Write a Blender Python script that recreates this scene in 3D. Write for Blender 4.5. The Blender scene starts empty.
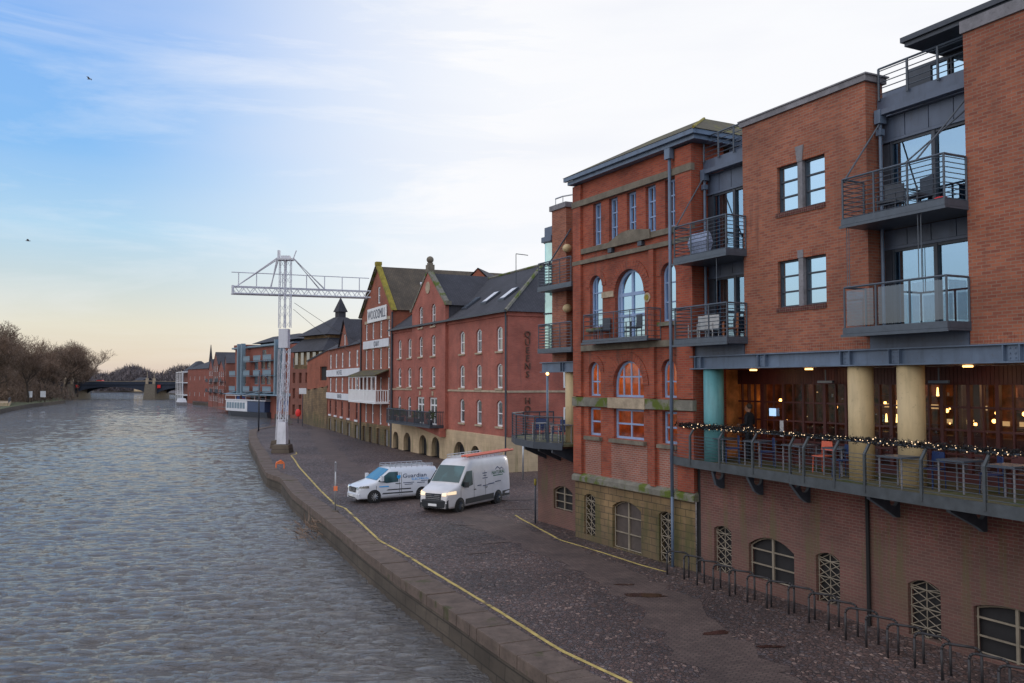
import bpy, math, random
from mathutils import Vector, Matrix
random.seed(7)
R = math.radians
S = bpy.context.scene
COL = S.collection

# ------------------------------------------------------------------ camera
CAM_Z = 6.05
cam = bpy.data.cameras.new('camera'); camo = bpy.data.objects.new('camera', cam); COL.objects.link(camo)
cam.sensor_width = 36.0; cam.lens = 36.0 * 870 / 1024
cam.clip_start = 0.1; cam.clip_end = 9000
camo.location = (0, 0, CAM_Z)
camo.rotation_euler = (R(90) + math.atan(40.5 / 870), 0, 0)
S.camera = camo
S.render.resolution_x = 1024; S.render.resolution_y = 683
S.view_settings.view_transform = 'Standard'; S.view_settings.look = 'None'
S.view_settings.exposure = 0.0; S.view_settings.gamma = 1.0

# ------------------------------------------------------------------ world
SUN_AZ, SUN_EL = 38.0, 11.0          # degrees to the right of the view axis, above the horizon
w = bpy.data.worlds.new('World'); S.world = w; w.use_nodes = True
N = w.node_tree.nodes; L = w.node_tree.links; N.clear()
def wn(t, **k):
    n = N.new(t)
    for a, b in k.items(): setattr(n, a, b)
    return n
def wmath(op, a, b=None, c=None, clamp=False):
    n = wn('ShaderNodeMath', operation=op); n.use_clamp = clamp
    for i, s in enumerate((a, b, c)):
        if s is None: continue
        if isinstance(s, (int, float)): n.inputs[i].default_value = s
        else: L.new(s, n.inputs[i])
    return n.outputs[0]
def wmix(f, a, b, bt='MIX'):
    n = wn('ShaderNodeMix', data_type='RGBA', blend_type=bt)
    for i, s in ((0, f), (6, a), (7, b)):
        if isinstance(s, (int, float)): n.inputs[i].default_value = s
        elif isinstance(s, tuple): n.inputs[i].default_value = s + (1,)
        else: L.new(s, n.inputs[i])
    return n.outputs[2]
tc = wn('ShaderNodeTexCoord'); D = tc.outputs['Generated']
sx = wn('ShaderNodeSeparateXYZ'); L.new(D, sx.inputs[0])
sky = wn('ShaderNodeTexSky', sky_type='NISHITA'); sky.sun_disc = False
sky.sun_elevation = R(SUN_EL); sky.sun_rotation = R(SUN_AZ); sky.air_density = 1.0; sky.dust_density = 1.5
skys = wmix(1.0, sky.outputs[0], (0.1, 0.1, 0.1), 'MULTIPLY')
ramp = wn('ShaderNodeValToRGB'); L.new(sx.outputs[2], ramp.inputs[0])
cr = ramp.color_ramp; cr.elements[0].position = 0.0; cr.elements[0].color = (.74, .58, .52, 1)
cr.elements[1].position = 1.0; cr.elements[1].color = (.20, .30, .52, 1)
for p, c in ((.025, (.86, .74, .60)), (.06, (.86, .82, .69)), (.105, (.66, .77, .80)), (.16, (.48, .74, .96)), (.24, (.27, .57, 1.0)), (.36, (.24, .50, 1.0)), (.55, (.28, .45, .82))):
    e = cr.elements.new(p); e.color = c + (1,)
def wdot(v):
    n = wn('ShaderNodeVectorMath', operation='DOT_PRODUCT'); L.new(D, n.inputs[0]); n.inputs[1].default_value = v; return n.outputs['Value']
def dirv(az, el): return (math.sin(R(az)) * math.cos(R(el)), math.cos(R(az)) * math.cos(R(el)), math.sin(R(el)))
# thin veil of high cloud, thickest towards the low sun
dd = wdot(dirv(18, 17))
veil = wn('ShaderNodeMapRange'); veil.interpolation_type = 'SMOOTHSTEP'; L.new(dd, veil.inputs[0])
veil.inputs[1].default_value = .72; veil.inputs[2].default_value = .992
mp = wn('ShaderNodeMapping'); L.new(D, mp.inputs[0]); mp.inputs['Scale'].default_value = (1.1, 1.6, 8.5); mp.inputs['Rotation'].default_value = (0, R(-21), R(10))
nz = wn('ShaderNodeTexNoise'); L.new(mp.outputs[0], nz.inputs[0]); nz.inputs['Scale'].default_value = 2.2; nz.inputs['Detail'].default_value = 7; nz.inputs['Roughness'].default_value = .62; nz.inputs['Distortion'].default_value = .5
st = wn('ShaderNodeMapRange'); L.new(nz.outputs[0], st.inputs[0]); st.inputs[1].default_value = .47; st.inputs[2].default_value = .74
base = wmix(0.86, skys, ramp.outputs[0])
v1 = wmath('MULTIPLY', st.outputs[0], 0.34)
v2 = wmath('ADD', veil.outputs[0], v1, clamp=True)
lowf = wn('ShaderNodeMapRange'); L.new(sx.outputs[2], lowf.inputs[0]); lowf.inputs[1].default_value = .0; lowf.inputs[2].default_value = .10; lowf.inputs[3].default_value = .35
v3 = wmath('MULTIPLY', v2, lowf.outputs[0])
col1 = wmix(v3, base, (.96, .97, 1.0))
# faint lilac streaks in the bright part
mp2 = wn('ShaderNodeMapping'); L.new(D, mp2.inputs[0]); mp2.inputs['Scale'].default_value = (1.0, 1.0, 5.0); mp2.inputs['Rotation'].default_value = (0, R(-22), 0)
nz2 = wn('ShaderNodeTexNoise'); L.new(mp2.outputs[0], nz2.inputs[0]); nz2.inputs['Scale'].default_value = 3.1; nz2.inputs['Detail'].default_value = 5
st2 = wn('ShaderNodeMapRange'); L.new(nz2.outputs[0], st2.inputs[0]); st2.inputs[1].default_value = .46; st2.inputs[2].default_value = .74; st2.inputs[4].default_value = .30
hi = wn('ShaderNodeMapRange'); L.new(sx.outputs[2], hi.inputs[0]); hi.inputs[1].default_value = .10; hi.inputs[2].default_value = .34
col2 = wmix(wmath('MULTIPLY', st2.outputs[0], hi.outputs[0]), col1, (.72, .76, .90))
# glow added to the unseen sky behind the viewer, to brighten the facades
back = wn('ShaderNodeMapRange'); back.interpolation_type = 'SMOOTHSTEP'; L.new(wdot(dirv(-140, 20)), back.inputs[0]); back.inputs[1].default_value = -.2; back.inputs[2].default_value = .8; back.inputs[3].default_value = 0.0; back.inputs[4].default_value = .85
bup = wn('ShaderNodeMapRange'); L.new(sx.outputs[2], bup.inputs[0]); bup.inputs[1].default_value = .0; bup.inputs[2].default_value = .15
col2 = wmix(wmath('MULTIPLY', back.outputs[0], bup.outputs[0]), col2, (1.38, 1.36, 1.38))
bg = wn('ShaderNodeBackground'); L.new(col2, bg.inputs[0]); bg.inputs[1].default_value = 1.0
wo = wn('ShaderNodeOutputWorld'); L.new(bg.outputs[0], wo.inputs[0])

# ------------------------------------------------------------------ sun (low, veiled, behind the buildings on the right)
sl = bpy.data.lights.new('sun', 'SUN'); sl.energy = 0.6; sl.angle = R(12); sl.color = (1, .90, .78)
slo = bpy.data.objects.new('sun', sl); COL.objects.link(slo)
slo.rotation_euler = Vector(dirv(SUN_AZ, SUN_EL)).to_track_quat('Z', 'Y').to_euler()

# ------------------------------------------------------------------ materials
MATS = {}
class NT:
    def __init__(s, name):
        s.m = bpy.data.materials.new(name); s.m.use_nodes = True; s.t = s.m.node_tree; s.N = s.t.nodes; s.L = s.t.links
        s.b = s.N['Principled BSDF']; s.tc = None
    def n(s, t, **k):
        x = s.N.new(t)
        for a, b in k.items(): setattr(x, a, b)
        return x
    def obj(s):
        if not s.tc: s.tc = s.n('ShaderNodeTexCoord')
        return s.tc.outputs['Object']
    def set(s, inp, v):
        if isinstance(v, (int, float)): inp.default_value = v
        elif isinstance(v, tuple): inp.default_value = v + (1,) if len(v) == 3 and len(inp.default_value) == 4 else v
        else: s.L.new(v, inp)
    def math(s, op, a, b=0.0, clamp=False):
        x = s.n('ShaderNodeMath', operation=op); x.use_clamp = clamp; s.set(x.inputs[0], a); s.set(x.inputs[1], b); return x.outputs[0]
    def mix(s, f, a, b, bt='MIX'):
        x = s.n('ShaderNodeMix', data_type='RGBA', blend_type=bt); s.set(x.inputs[0], f); s.set(x.inputs[6], a); s.set(x.inputs[7], b); return x.outputs[2]
    def map(s, v, scale=(1, 1, 1), rot=(0, 0, 0)):
        x = s.n('ShaderNodeMapping'); s.L.new(v, x.inputs[0]); x.inputs['Scale'].default_value = scale; x.inputs['Rotation'].default_value = rot; return x.outputs[0]
    def noise(s, v, scale, detail=4, rough=.55, dist=0):
        x = s.n('ShaderNodeTexNoise'); s.L.new(v, x.inputs['Vector']); x.inputs['Scale'].default_value = scale; x.inputs['Detail'].default_value = detail
        x.inputs['Roughness'].default_value = rough; x.inputs['Distortion'].default_value = dist; return x.outputs[0]
    def rng(s, v, a, b, c=0.0, d=1.0):
        x = s.n('ShaderNodeMapRange'); s.set(x.inputs[0], v)
        for i, q in enumerate((a, b, c, d)): x.inputs[i + 1].default_value = q
        return x.outputs[0]
    def bump(s, h, st=.3, dist=.02):
        x = s.n('ShaderNodeBump'); s.L.new(h, x.inputs['Height']); x.inputs['Strength'].default_value = st; x.inputs['Distance'].default_value = dist
        s.L.new(x.outputs[0], s.b.inputs['Normal'])
    def done(s, col, rough=.6, **k):
        s.set(s.b.inputs['Base Color'], col); s.set(s.b.inputs['Roughness'], rough)
        for a, v in k.items(): s.set(s.b.inputs[a.replace('_', ' ')], v)
        return s.m
def plain(name, c, rough=.6, var=.12, scale=3.0, metal=0.0, grime=0.0, **k):
    t = NT(name); nz = t.noise(t.obj(), scale, 5)
    f = t.rng(nz, .3, .7)
    col = t.mix(f, tuple(q * (1 - var) for q in c), tuple(min(1, q * (1 + var)) for q in c))
    if grime:
        n2 = t.noise(t.map(t.obj(), (4, 4, .5)), 1.0, 6, .65); n3 = t.noise(t.obj(), 9, 5, .7)
        col = t.mix(t.rng(n2, .50, .66, 0, grime), col, tuple(q * .45 for q in c)); col = t.mix(t.rng(n3, .60, .70, 0, grime), col, (.10, .065, .045))
    return t.done(col, rough, Metallic=metal, **k)
def wallvec(t, mode):
    """lay courses along a wall: horizontal run x+y in the building's own frame, height z"""
    s = t.n('ShaderNodeSeparateXYZ'); t.L.new(t.obj(), s.inputs[0])
    c = t.n('ShaderNodeCombineXYZ')
    if mode == 'xz': t.L.new(t.math('ADD', s.outputs[0], s.outputs[1]), c.inputs[0])
    elif mode == 'yz': t.L.new(t.math('MULTIPLY', s.outputs[1], 1.1), c.inputs[0])
    if mode == 'xy': t.L.new(s.outputs[0], c.inputs[0]); t.L.new(s.outputs[1], c.inputs[1])
    else: t.L.new(s.outputs[2], c.inputs[1])
    return c.outputs[0], s
def brick(name, c1, c2, mortar, bw=.225, rh=.075, ms=.010, mode='xz', patch=.25, bump=.35, odd=None, stain=None, damp=None):
    t = NT(name); v, sep = wallvec(t, mode)
    b = t.n('ShaderNodeTexBrick'); t.L.new(v, b.inputs['Vector'])
    b.inputs['Color1'].default_value = c1 + (1,); b.inputs['Color2'].default_value = c2 + (1,); b.inputs['Mortar'].default_value = mortar + (1,)
    b.inputs['Scale'].default_value = 1; b.inputs['Brick Width'].default_value = bw; b.inputs['Row Height'].default_value = rh
    b.inputs['Mortar Size'].default_value = ms; b.inputs['Mortar Smooth'].default_value = .2; b.inputs['Bias'].default_value = -.1
    col = b.outputs['Color']
    # courses differ a little from each other, whole patches differ slightly in firing
    vs = t.map(v, (1.6, 13.3, 1)); n0 = t.noise(vs, 1.0, 2)
    col = t.mix(t.rng(n0, .58, .72, 0, .7), col, odd or tuple(q * .55 for q in c1))
    n1 = t.noise(t.obj(), .55, 6, .6)
    col = t.mix(1.0, col, t.mix(t.rng(n1, .3, .7), (1 - patch,) * 3, (1 + patch * .4,) * 3), 'MULTIPLY')
    if stain:                                  # run-off streaks of moss and rust with their own outline
        sc, lo, hi_, zc, zr = stain
        n2 = t.noise(t.map(v, (2.4, .22, 1)), 1.0, 5, .6)
        zf = t.rng(t.math('ABSOLUTE', t.math('SUBTRACT', sep.outputs[2], zc)), 0, zr, 1, 0)
        col = t.mix(t.math('MULTIPLY', t.math('MULTIPLY', t.rng(n2, lo, hi_), zf), .72), col, sc)
    if damp:
        dc, ztop, amt = damp
        n3 = t.noise(t.map(v, (1.2, .8, 1)), 1.0, 5, .65)
        zf = t.rng(t.math('ADD', sep.outputs[2], t.math('MULTIPLY', n3, -1.6)), ztop - 1.6, ztop - .4, amt * .55, 0)
        col = t.mix(zf, col, dc)
    t.bump(b.outputs['Fac'], -bump, .008)
    return t.done(col, .85)
M = MATS
M['brick_new'] = brick('brick orange brown', (.40, .130, .072), (.26, .074, .048), (.30, .19, .14), odd=(.20, .075, .055), patch=.36, stain=((.17, .07, .05), .56, .68, 10.5, 4.5))
M['brick_red'] = brick('brick bright red', (.43, .088, .042), (.29, .050, .030), (.26, .13, .09), odd=(.17, .05, .035), patch=.5, stain=((.13, .06, .045), .55, .66, 8, 7), bump=.6)
M['brick_patch'] = brick('brick repaired pale', (.36, .12, .08), (.27, .08, .06), (.34, .24, .20), odd=(.20, .14, .12), patch=.4, ms=.014)
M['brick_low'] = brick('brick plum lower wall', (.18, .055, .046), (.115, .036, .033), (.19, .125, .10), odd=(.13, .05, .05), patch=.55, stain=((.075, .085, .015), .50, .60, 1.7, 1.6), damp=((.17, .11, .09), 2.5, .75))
M['brick_pink'] = brick('brick pink red', (.44, .120, .080), (.36, .092, .064), (.32, .16, .14), odd=(.30, .09, .07), patch=.35, stain=((.22, .09, .075), .56, .68, 7, 5))
M['brick_mill'] = brick('brick mill orange', (.38, .10, .05), (.28, .075, .045), (.25, .13, .10), odd=(.20, .07, .05), patch=.35)
M['stone_buff'] = brick('sandstone blocks buff', (.27, .175, .085), (.19, .12, .06), (.07, .05, .03), .52, .24, .014, odd=(.13, .09, .06), patch=.65, bump=.5, stain=((.05, .075, .010), .45, .58, .7, 1.5), damp=((.085, .070, .045), 1.3, .9))
M['stone_pale'] = brick('pale rendered stone', (.55, .42, .27), (.50, .38, .25), (.42, .31, .2), .6, .3, .006, odd=(.50, .38, .25), patch=.3, bump=.15, stain=((.12, .12, .03), .52, .62, .5, 1.5))
M['stone_quay'] = brick('quay wall blocks', (.15, .118, .092), (.11, .085, .066), (.04, .032, .026), .9, .36, .02, mode='yz', odd=(.06, .05, .04), patch=.5, bump=.8, damp=((.03, .024, .018), .35, .8))
def stone(name, c, moss=0.0, mossc=(.09, .12, .015)):
    t = NT(name); n1 = t.noise(t.obj(), 2.3, 8, .65); n2 = t.noise(t.obj(), 14, 4)
    col = t.mix(t.rng(n1, .3, .7), tuple(q * .62 for q in c), tuple(q * 1.2 for q in c))
    col = t.mix(t.rng(n2, .55, .75), col, tuple(q * .6 for q in c))
    if moss: col = t.mix(t.rng(t.noise(t.obj(), 1.3, 6, .6), .62 - moss * .25, .70 - moss * .25), col, mossc)
    t.bump(n1, .3, .02)
    return t.done(col, .9)
M['stone'] = stone('weathered stone band', (.19, .165, .13))
M['stone_moss'] = stone('mossy stone ledge', (.20, .19, .16), .5)
M['coping'] = stone('grey coping', (.24, .235, .26))
M['stone_cream'] = stone('cream stone', (.46, .37, .27))
M['column'] = plain('cream painted column', (.60, .46, .26), .55, .06, 2, grime=.35)
M['column_teal'] = plain('turquoise painted column', (.13, .36, .40), .45, .06, 2, grime=.35)
M['steel_blue'] = plain('blue grey painted steel', (.125, .175, .26), .45, .15, 2.5, grime=.35)
M['zinc'] = plain('blue grey zinc cladding', (.095, .125, .19), .42, .18, 1.6, grime=.35)
M['dark_steel'] = plain('dark grey steel', (.042, .052, .072), .45, .2, 5)
M['rail'] = plain('slate grey railing', (.07, .09, .12), .4, .15, 6)
M['rail_dark'] = plain('weathered dark steel', (.060, .070, .080), .55, .25, 4)
M['hoop_steel'] = plain('rusty dark steel', (.032, .030, .034), .6, .3, 6)
M['black'] = plain('black gap', (.012, .012, .014), .8)
M['dark_hole'] = plain('dark opening', (.022, .021, .023), .9)
M['rubber'] = plain('tyre rubber', (.018, .018, .02), .85)
M['white'] = plain('white paint', (.76, .77, .80), .45, .05)
M['white_dirty'] = plain('off white board', (.66, .68, .74), .6, .08, 1.5)
M['grey_frame'] = plain('grey window frame', (.20, .22, .25), .5, .1)
M['blue_frame'] = plain('pale blue window frame', (.27, .38, .60), .5, .1)
M['letter'] = plain('bronze letters', (.10, .05, .035), .6)
M['letter_dark'] = plain('dark sign letters', (.10, .11, .15), .6)
M['maroon'] = plain('maroon painted timber', (.085, .022, .022), .5, .2)
M['wood'] = plain('varnished timber', (.30, .10, .035), .5, .25, 4)
M['deck'] = stone('decking green with algae', (.12, .11, .06), .45, (.06, .08, .02))
M['slate'] = brick('slates', (.058, .058, .072), (.045, .046, .058), (.020, .020, .026), .26, .20, .01, mode='xy', odd=(.04, .04, .05), patch=.3, bump=.5)
M['tile_brown'] = brick('mossy brown tiles', (.115, .088, .062), (.085, .068, .052), (.035, .03, .024), .26, .2, .01, mode='xy', odd=(.075, .065, .04), patch=.4, bump=.5)
M['tile_moss'] = stone('moss covered tiles', (.10, .085, .055), .35, (.14, .13, .025))
M['moss_yellow'] = stone('yellow lichen verge', (.30, .24, .035), .35, (.20, .18, .04))
def glass_opaque(name, c, spec=.35, rough=.04, tint=(.85, .93, 1)):
    t = NT(name); v = t.obj(); n1 = t.noise(t.map(v, (1.2, 1.2, .8)), 1.0, 2)
    col = t.mix(t.rng(n1, .45, .6), c, tuple(q * 3 for q in c))
    t.bump(t.noise(v, 1.1, 1), .15, .03)
    g = t.n('ShaderNodeBsdfGlossy'); g.inputs['Color'].default_value = tint + (1,); g.inputs['Roughness'].default_value = rough
    lw = t.n('ShaderNodeLayerWeight'); lw.inputs[0].default_value = spec
    f = t.rng(lw.outputs['Fresnel'], 0, 1, spec * .8, 1)
    mx = t.n('ShaderNodeMixShader'); t.L.new(f, mx.inputs[0]); t.L.new(t.b.outputs[0], mx.inputs[1]); t.L.new(g.outputs[0], mx.inputs[2])
    t.L.new(mx.outputs[0], t.N['Material Output'].inputs[0])
    t.done(col, .3); return t.m
M['pane'] = glass_opaque('dark window glass', (.02, .025, .03), .72, .04, (.58, .82, 1))
M['pane_far'] = glass_opaque('far window glass', (.03, .035, .04), .32, .1)
M['pane_green'] = glass_opaque('green tinted curtain wall', (.10, .22, .21), .45, .05, (.75, 1, .97))
def glass_clear(name, spec=.25, tint=(.8, .88, .92), refl=(.92, .97, 1)):
    t = NT(name)
    tr = t.n('ShaderNodeBsdfTransparent'); tr.inputs[0].default_value = tint + (1,)
    g = t.n('ShaderNodeBsdfGlossy'); g.inputs['Roughness'].default_value = .02; g.inputs['Color'].default_value = refl + (1,)
    lw = t.n('ShaderNodeLayerWeight'); lw.inputs[0].default_value = spec
    f = t.rng(lw.outputs['Fresnel'], 0, 1, spec * .9, 1)
    mx = t.n('ShaderNodeMixShader'); t.L.new(f, mx.inputs[0]); t.L.new(tr.outputs[0], mx.inputs[1]); t.L.new(g.outputs[0], mx.inputs[2])
    t.L.new(mx.outputs[0], t.N['Material Output'].inputs[0]); return t.m
M['glass'] = glass_clear('clear window glass', .50, refl=(.50, .76, 1))
M['glass_bar'] = glass_clear('bar window glass', .12)
M['glass_rail'] = glass_clear('balustrade glass', .14, (.62, .68, .72), (.7, .8, .95))
def emit(name, c, s):
    t = NT(name); t.done((.8, .7, .5), .4, Emission_Color=c, Emission_Strength=s); return t.m
M['bulb'] = emit('warm lamp', (1, .42, .10), 9)
M['bulb_soft'] = emit('downlight', (1, .55, .16), 5)
M['bulb_tiny'] = emit('fairy bulb', (1, .66, .38), 1.6)
M['headlight_on'] = emit('lit headlamp', (1, .74, .48), .85)
M['screen_blue'] = emit('lit blue notice', (.30, .60, 1), 1.0)
M['screen_green'] = emit('lit green fridge', (.05, .55, .25), .8)
M['shelf_light'] = emit('lit bar shelf', (1, .55, .22), .5)
M['red'] = plain('red paint', (.75, .03, .03), .5)
M['orange'] = plain('orange paint', (.85, .20, .06), .5)
M['orange_red'] = plain('coral ladder', (.78, .17, .10), .5)
M['yellow_line'] = stone('worn yellow paint', (.55, .42, .14), .25, (.12, .09, .06))
M['blue_bright'] = plain('bright blue door', (.02, .10, .42), .5)
M['teal_steel'] = plain('light blue steel', (.17, .25, .32), .5)
M['van_white'] = plain('white van paint', (.70, .73, .80), .28, .04, 1.2, Coat_Weight=.5)
M['van_dirty'] = plain('grimy white van paint', (.66, .65, .68), .4, .10, 1.5, Coat_Weight=.3)
M['van_glass'] = glass_opaque('van glass', (.012, .03, .035), .12, .05, (.30, .50, .52))
M['plastic'] = plain('black bumper plastic', (.022, .025, .032), .55)
M['alu'] = plain('aluminium rack', (.45, .46, .48), .4, .1, 5, .6)
M['cyan'] = plain('cyan lettering', (.02, .38, .85), .5)
M['navy'] = plain('navy lettering', (.03, .06, .14), .5)
M['green'] = plain('green lettering', (.02, .16, .10), .5)
M['blue_chair'] = plain('blue chair plastic', (.012, .035, .13), .5)
M['skin'] = plain('skin', (.45, .25, .17), .6)
M['cloth_dark'] = plain('dark jacket', (.016, .02, .03), .85)
M['hair'] = plain('grey brown hair', (.06, .045, .035), .8)
M['curtain'] = plain('pale curtain', (.42, .40, .40), .9, .2, 6)
M['plaster_dark'] = plain('room wall', (.16, .11, .08), .9)
M['warm_wall'] = plain('warm interior wall', (.20, .062, .026), .9, .9, 3.2)
M['warm_dining'] = plain('dining room wall', (.55, .22, .07), .9, .6, 2.2)
M['cushion'] = plain('striped cushion fabric', (.30, .36, .52), .9, .35, 14)
def bark(name, c):
    t = NT(name); oi = t.n('ShaderNodeObjectInfo')
    n1 = t.noise(t.obj(), .28, 3); col = t.mix(t.rng(n1, .3, .7), tuple(q * .6 for q in c), tuple(q * 1.5 for q in c))
    col = t.mix(t.rng(oi.outputs['Random'], 0, 1, 0, .45), col, (c[0] * .8, c[1] * .95, c[2] * 1.1))
    return t.done(col, .95)
M['twig'] = bark('bare twigs', (.19, .125, .088))
M['twig_hazed'] = bark('far twigs', (.12, .10, .105))  # bluish haze of distance put into the twig colour
M['trunk'] = bark('trunk bark', (.07, .05, .036))
M['leaf'] = plain('leaf green', (.06, .09, .025), .8, .4, 3)

def cobbles():
    t = NT('cobbles'); v = t.map(t.obj(), (11.5, 8.0, 6), (0, 0, R(26)))
    vo = t.n('ShaderNodeTexVoronoi', feature='F1'); t.L.new(v, vo.inputs['Vector']); vo.inputs['Scale'].default_value = 1
    ve = t.n('ShaderNodeTexVoronoi', feature='DISTANCE_TO_EDGE'); t.L.new(v, ve.inputs['Vector']); ve.inputs['Scale'].default_value = 1
    sp = t.n('ShaderNodeSeparateColor'); t.L.new(vo.outputs['Color'], sp.inputs[0])
    cr = t.n('ShaderNodeValToRGB'); t.L.new(sp.outputs[0], cr.inputs[0]); c = cr.color_ramp
    c.elements[0].color = (.055, .036, .033, 1); c.elements[1].color = (.25, .175, .15, 1); c.elements[1].position = 1
    for p, q in ((.3, (.082, .056, .054)), (.55, (.115, .070, .060)), (.85, (.088, .078, .088))): e = c.elements.new(p); e.color = q + (1,)
    gap = t.rng(ve.outputs['Distance'], .02, .14)
    col = t.mix(gap, (.028, .022, .022), cr.outputs[0])
    big = t.noise(t.obj(), .16, 6, .6)
    col = t.mix(1.0, col, t.mix(t.rng(big, .35, .65), (.70, .68, .68), (1.5, 1.42, 1.36)), 'MULTIPLY')
    t.bump(gap, .5, .02)
    return t.done(col, t.rng(sp.outputs[1], 0, 1, .5, .85))
M['cobbles'] = cobbles()
def setts():
    t = NT('worn setts path'); v, s = wallvec(t, 'xy'); v = t.map(v, (1, 1, 1), (0, 0, R(27)))
    b = t.n('ShaderNodeTexBrick'); t.L.new(v, b.inputs['Vector'])
    b.inputs['Color1'].default_value = (.135, .098, .088, 1); b.inputs['Color2'].default_value = (.095, .066, .062, 1); b.inputs['Mortar'].default_value = (.055, .042, .038, 1)
    b.inputs['Scale'].default_value = 1; b.inputs['Brick Width'].default_value = .19; b.inputs['Row Height'].default_value = .11; b.inputs['Mortar Size'].default_value = .012
    n1 = t.noise(t.obj(), .8, 7, .65)
    col = t.mix(1.0, b.outputs[0], t.mix(t.rng(n1, .3, .7), (.6, .58, .58), (1.25, 1.2, 1.15)), 'MULTIPLY')
    t.bump(b.outputs['Fac'], -.4, .01)
    return t.done(col, .75)
M['setts'] = setts()
M['slab'] = stone('worn coping slabs', (.14, .102, .084), .12, (.07, .065, .03))
M['puddle'] = plain('damp red dirt', (.045, .018, .016), .12)
M['land'] = stone('far ground', (.07, .065, .04), .5)
def water():
    t = NT('river water'); v = t.obj()
    a = t.noise(t.map(v, (.8, 2.8, 1), (0, 0, R(8))), 2.2, 6, .65, .5)
    c = t.noise(t.map(v, (1, .6, 1), (0, 0, R(24))), .05, 4, .55, 1.0)
    bp = t.n('ShaderNodeBump'); t.L.new(a, bp.inputs['Height']); t.L.new(t.rng(c, .35, .65, .75, 1.0), bp.inputs['Strength']); bp.inputs['Distance'].default_value = .40
    t.L.new(bp.outputs[0], t.b.inputs['Normal'])
    return t.done(t.mix(t.rng(c, .3, .7), (.050, .038, .034), (.070, .056, .052)), .04, IOR=1.65, Specular_IOR_Level=1.0)
M['water'] = water()

# ------------------------------------------------------------------ mesh helpers
class MB:
    def __init__(s): s.v = []; s.f = []; s.k = []; s.mi = 0; s.sm = []
    def face(s, pts, smooth=False):
        i = len(s.v); s.v += [tuple(p) for p in pts]; s.f.append(list(range(i, i + len(pts)))); s.k.append(s.mi); s.sm.append(smooth); return s
    def box(s, x0, x1, y0, y1, z0, z1):
        i = len(s.v); s.v += [(x0, y0, z0), (x1, y0, z0), (x1, y1, z0), (x0, y1, z0), (x0, y0, z1), (x1, y0, z1), (x1, y1, z1), (x0, y1, z1)]
        for q in ((0, 3, 2, 1), (4, 5, 6, 7), (0, 1, 5, 4), (1, 2, 6, 5), (2, 3, 7, 6), (3, 0, 4, 7)): s.f.append([i + a for a in q]); s.k.append(s.mi); s.sm.append(False)
        return s
    def loft(s, rings, closed=True, caps=True, smooth=False):
        i = len(s.v); n = len(rings[0])
        for r in rings: s.v += [tuple(p) for p in r]
        for a in range(len(rings) - 1):
            for b in range(n if closed else n - 1):
                c = (b + 1) % n; s.f.append([i + a * n + b, i + a * n + c, i + (a + 1) * n + c, i + (a + 1) * n + b]); s.k.append(s.mi); s.sm.append(smooth)
        if caps and closed:
            s.f.append([i + b for b in reversed(range(n))]); s.k.append(s.mi); s.sm.append(False)
            s.f.append([i + (len(rings) - 1) * n + b for b in range(n)]); s.k.append(s.mi); s.sm.append(False)
        return s
    def tube(s, p0, p1, r, r1=None, n=6):
        p0 = Vector(p0); p1 = Vector(p1); d = (p1 - p0)
        if d.length < 1e-6: return s
        d.normalize(); a = d.cross(Vector((0, 0, 1)) if abs(d.z) < .9 else Vector((1, 0, 0))).normalized(); b = d.cross(a)
        r1 = r if r1 is None else r1
        ring = lambda p, q: [p + (a * math.cos(t) + b * math.sin(t)) * q for t in [2 * math.pi * k / n for k in range(n)]]
        return s.loft([ring(p0, r), ring(p1, r1)], smooth=n > 6)
    def path(s, pts, r, n=6):
        for a, b in zip(pts, pts[1:]): s.tube(a, b, r, n=n)
        return s
    def prism_y(s, poly, y0, y1):
        """polygon of (x,z) extruded from y0 to y1"""
        return s.loft([[(x, y0, z) for x, z in poly], [(x, y1, z) for x, z in poly]])
    def prism_z(s, poly, z0, z1):
        return s.loft([[(x, y, z0) for x, y in poly], [(x, y, z1) for x, y in poly]])
    def ball(s, c, r, n=8, sz=1.0, sy=1.0):
        rings = []
        for j in range(1, n):
            t = math.pi * j / n; q = r * math.sin(t); z = c[2] - r * sz * math.cos(t)
            rings.append([(c[0] + q * math.cos(2 * math.pi * k / n), c[1] + sy * q * math.sin(2 * math.pi * k / n), z) for k in range(n)])
        return s.loft(rings, smooth=True)
    def build(s, name, mat, parent=None, loc=None, fix=True):
        me = bpy.data.meshes.new(name); me.from_pydata(s.v, [], s.f)
        for m in (mat if isinstance(mat, (list, tuple)) else [mat]): me.materials.append(M[m] if isinstance(m, str) else m)
        me.polygons.foreach_set('material_index', s.k); me.polygons.foreach_set('use_smooth', s.sm)
        me.update()
        o = bpy.data.objects.new(name, me); COL.objects.link(o)
        if parent: o.parent = parent
        if loc: o.location = loc
        return o
def tag(o, label=None, cat=None, group=None, kind=None):
    if label: o['label'] = label
    if cat: o['category'] = cat
    if group: o['group'] = group
    if kind: o['kind'] = kind
    return o
def thing(name, label, cat, loc=(0, 0, 0), rz=0, group=None):
    o = bpy.data.objects.new(name, None); COL.objects.link(o); o.empty_display_size = .2
    o.location = loc; o.rotation_euler = (0, 0, R(rz)); return tag(o, label, cat, group)
def struct(o): o['kind'] = 'structure'; return o
def children(o): return [c for c in bpy.data.objects if c.parent == o]
def copy_tree(o, parent=None, label=None):
    c = o.copy(); COL.objects.link(c)
    if parent: c.parent = parent
    if label: c['label'] = label
    for ch in children(o): copy_tree(ch, c)
    return c
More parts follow.
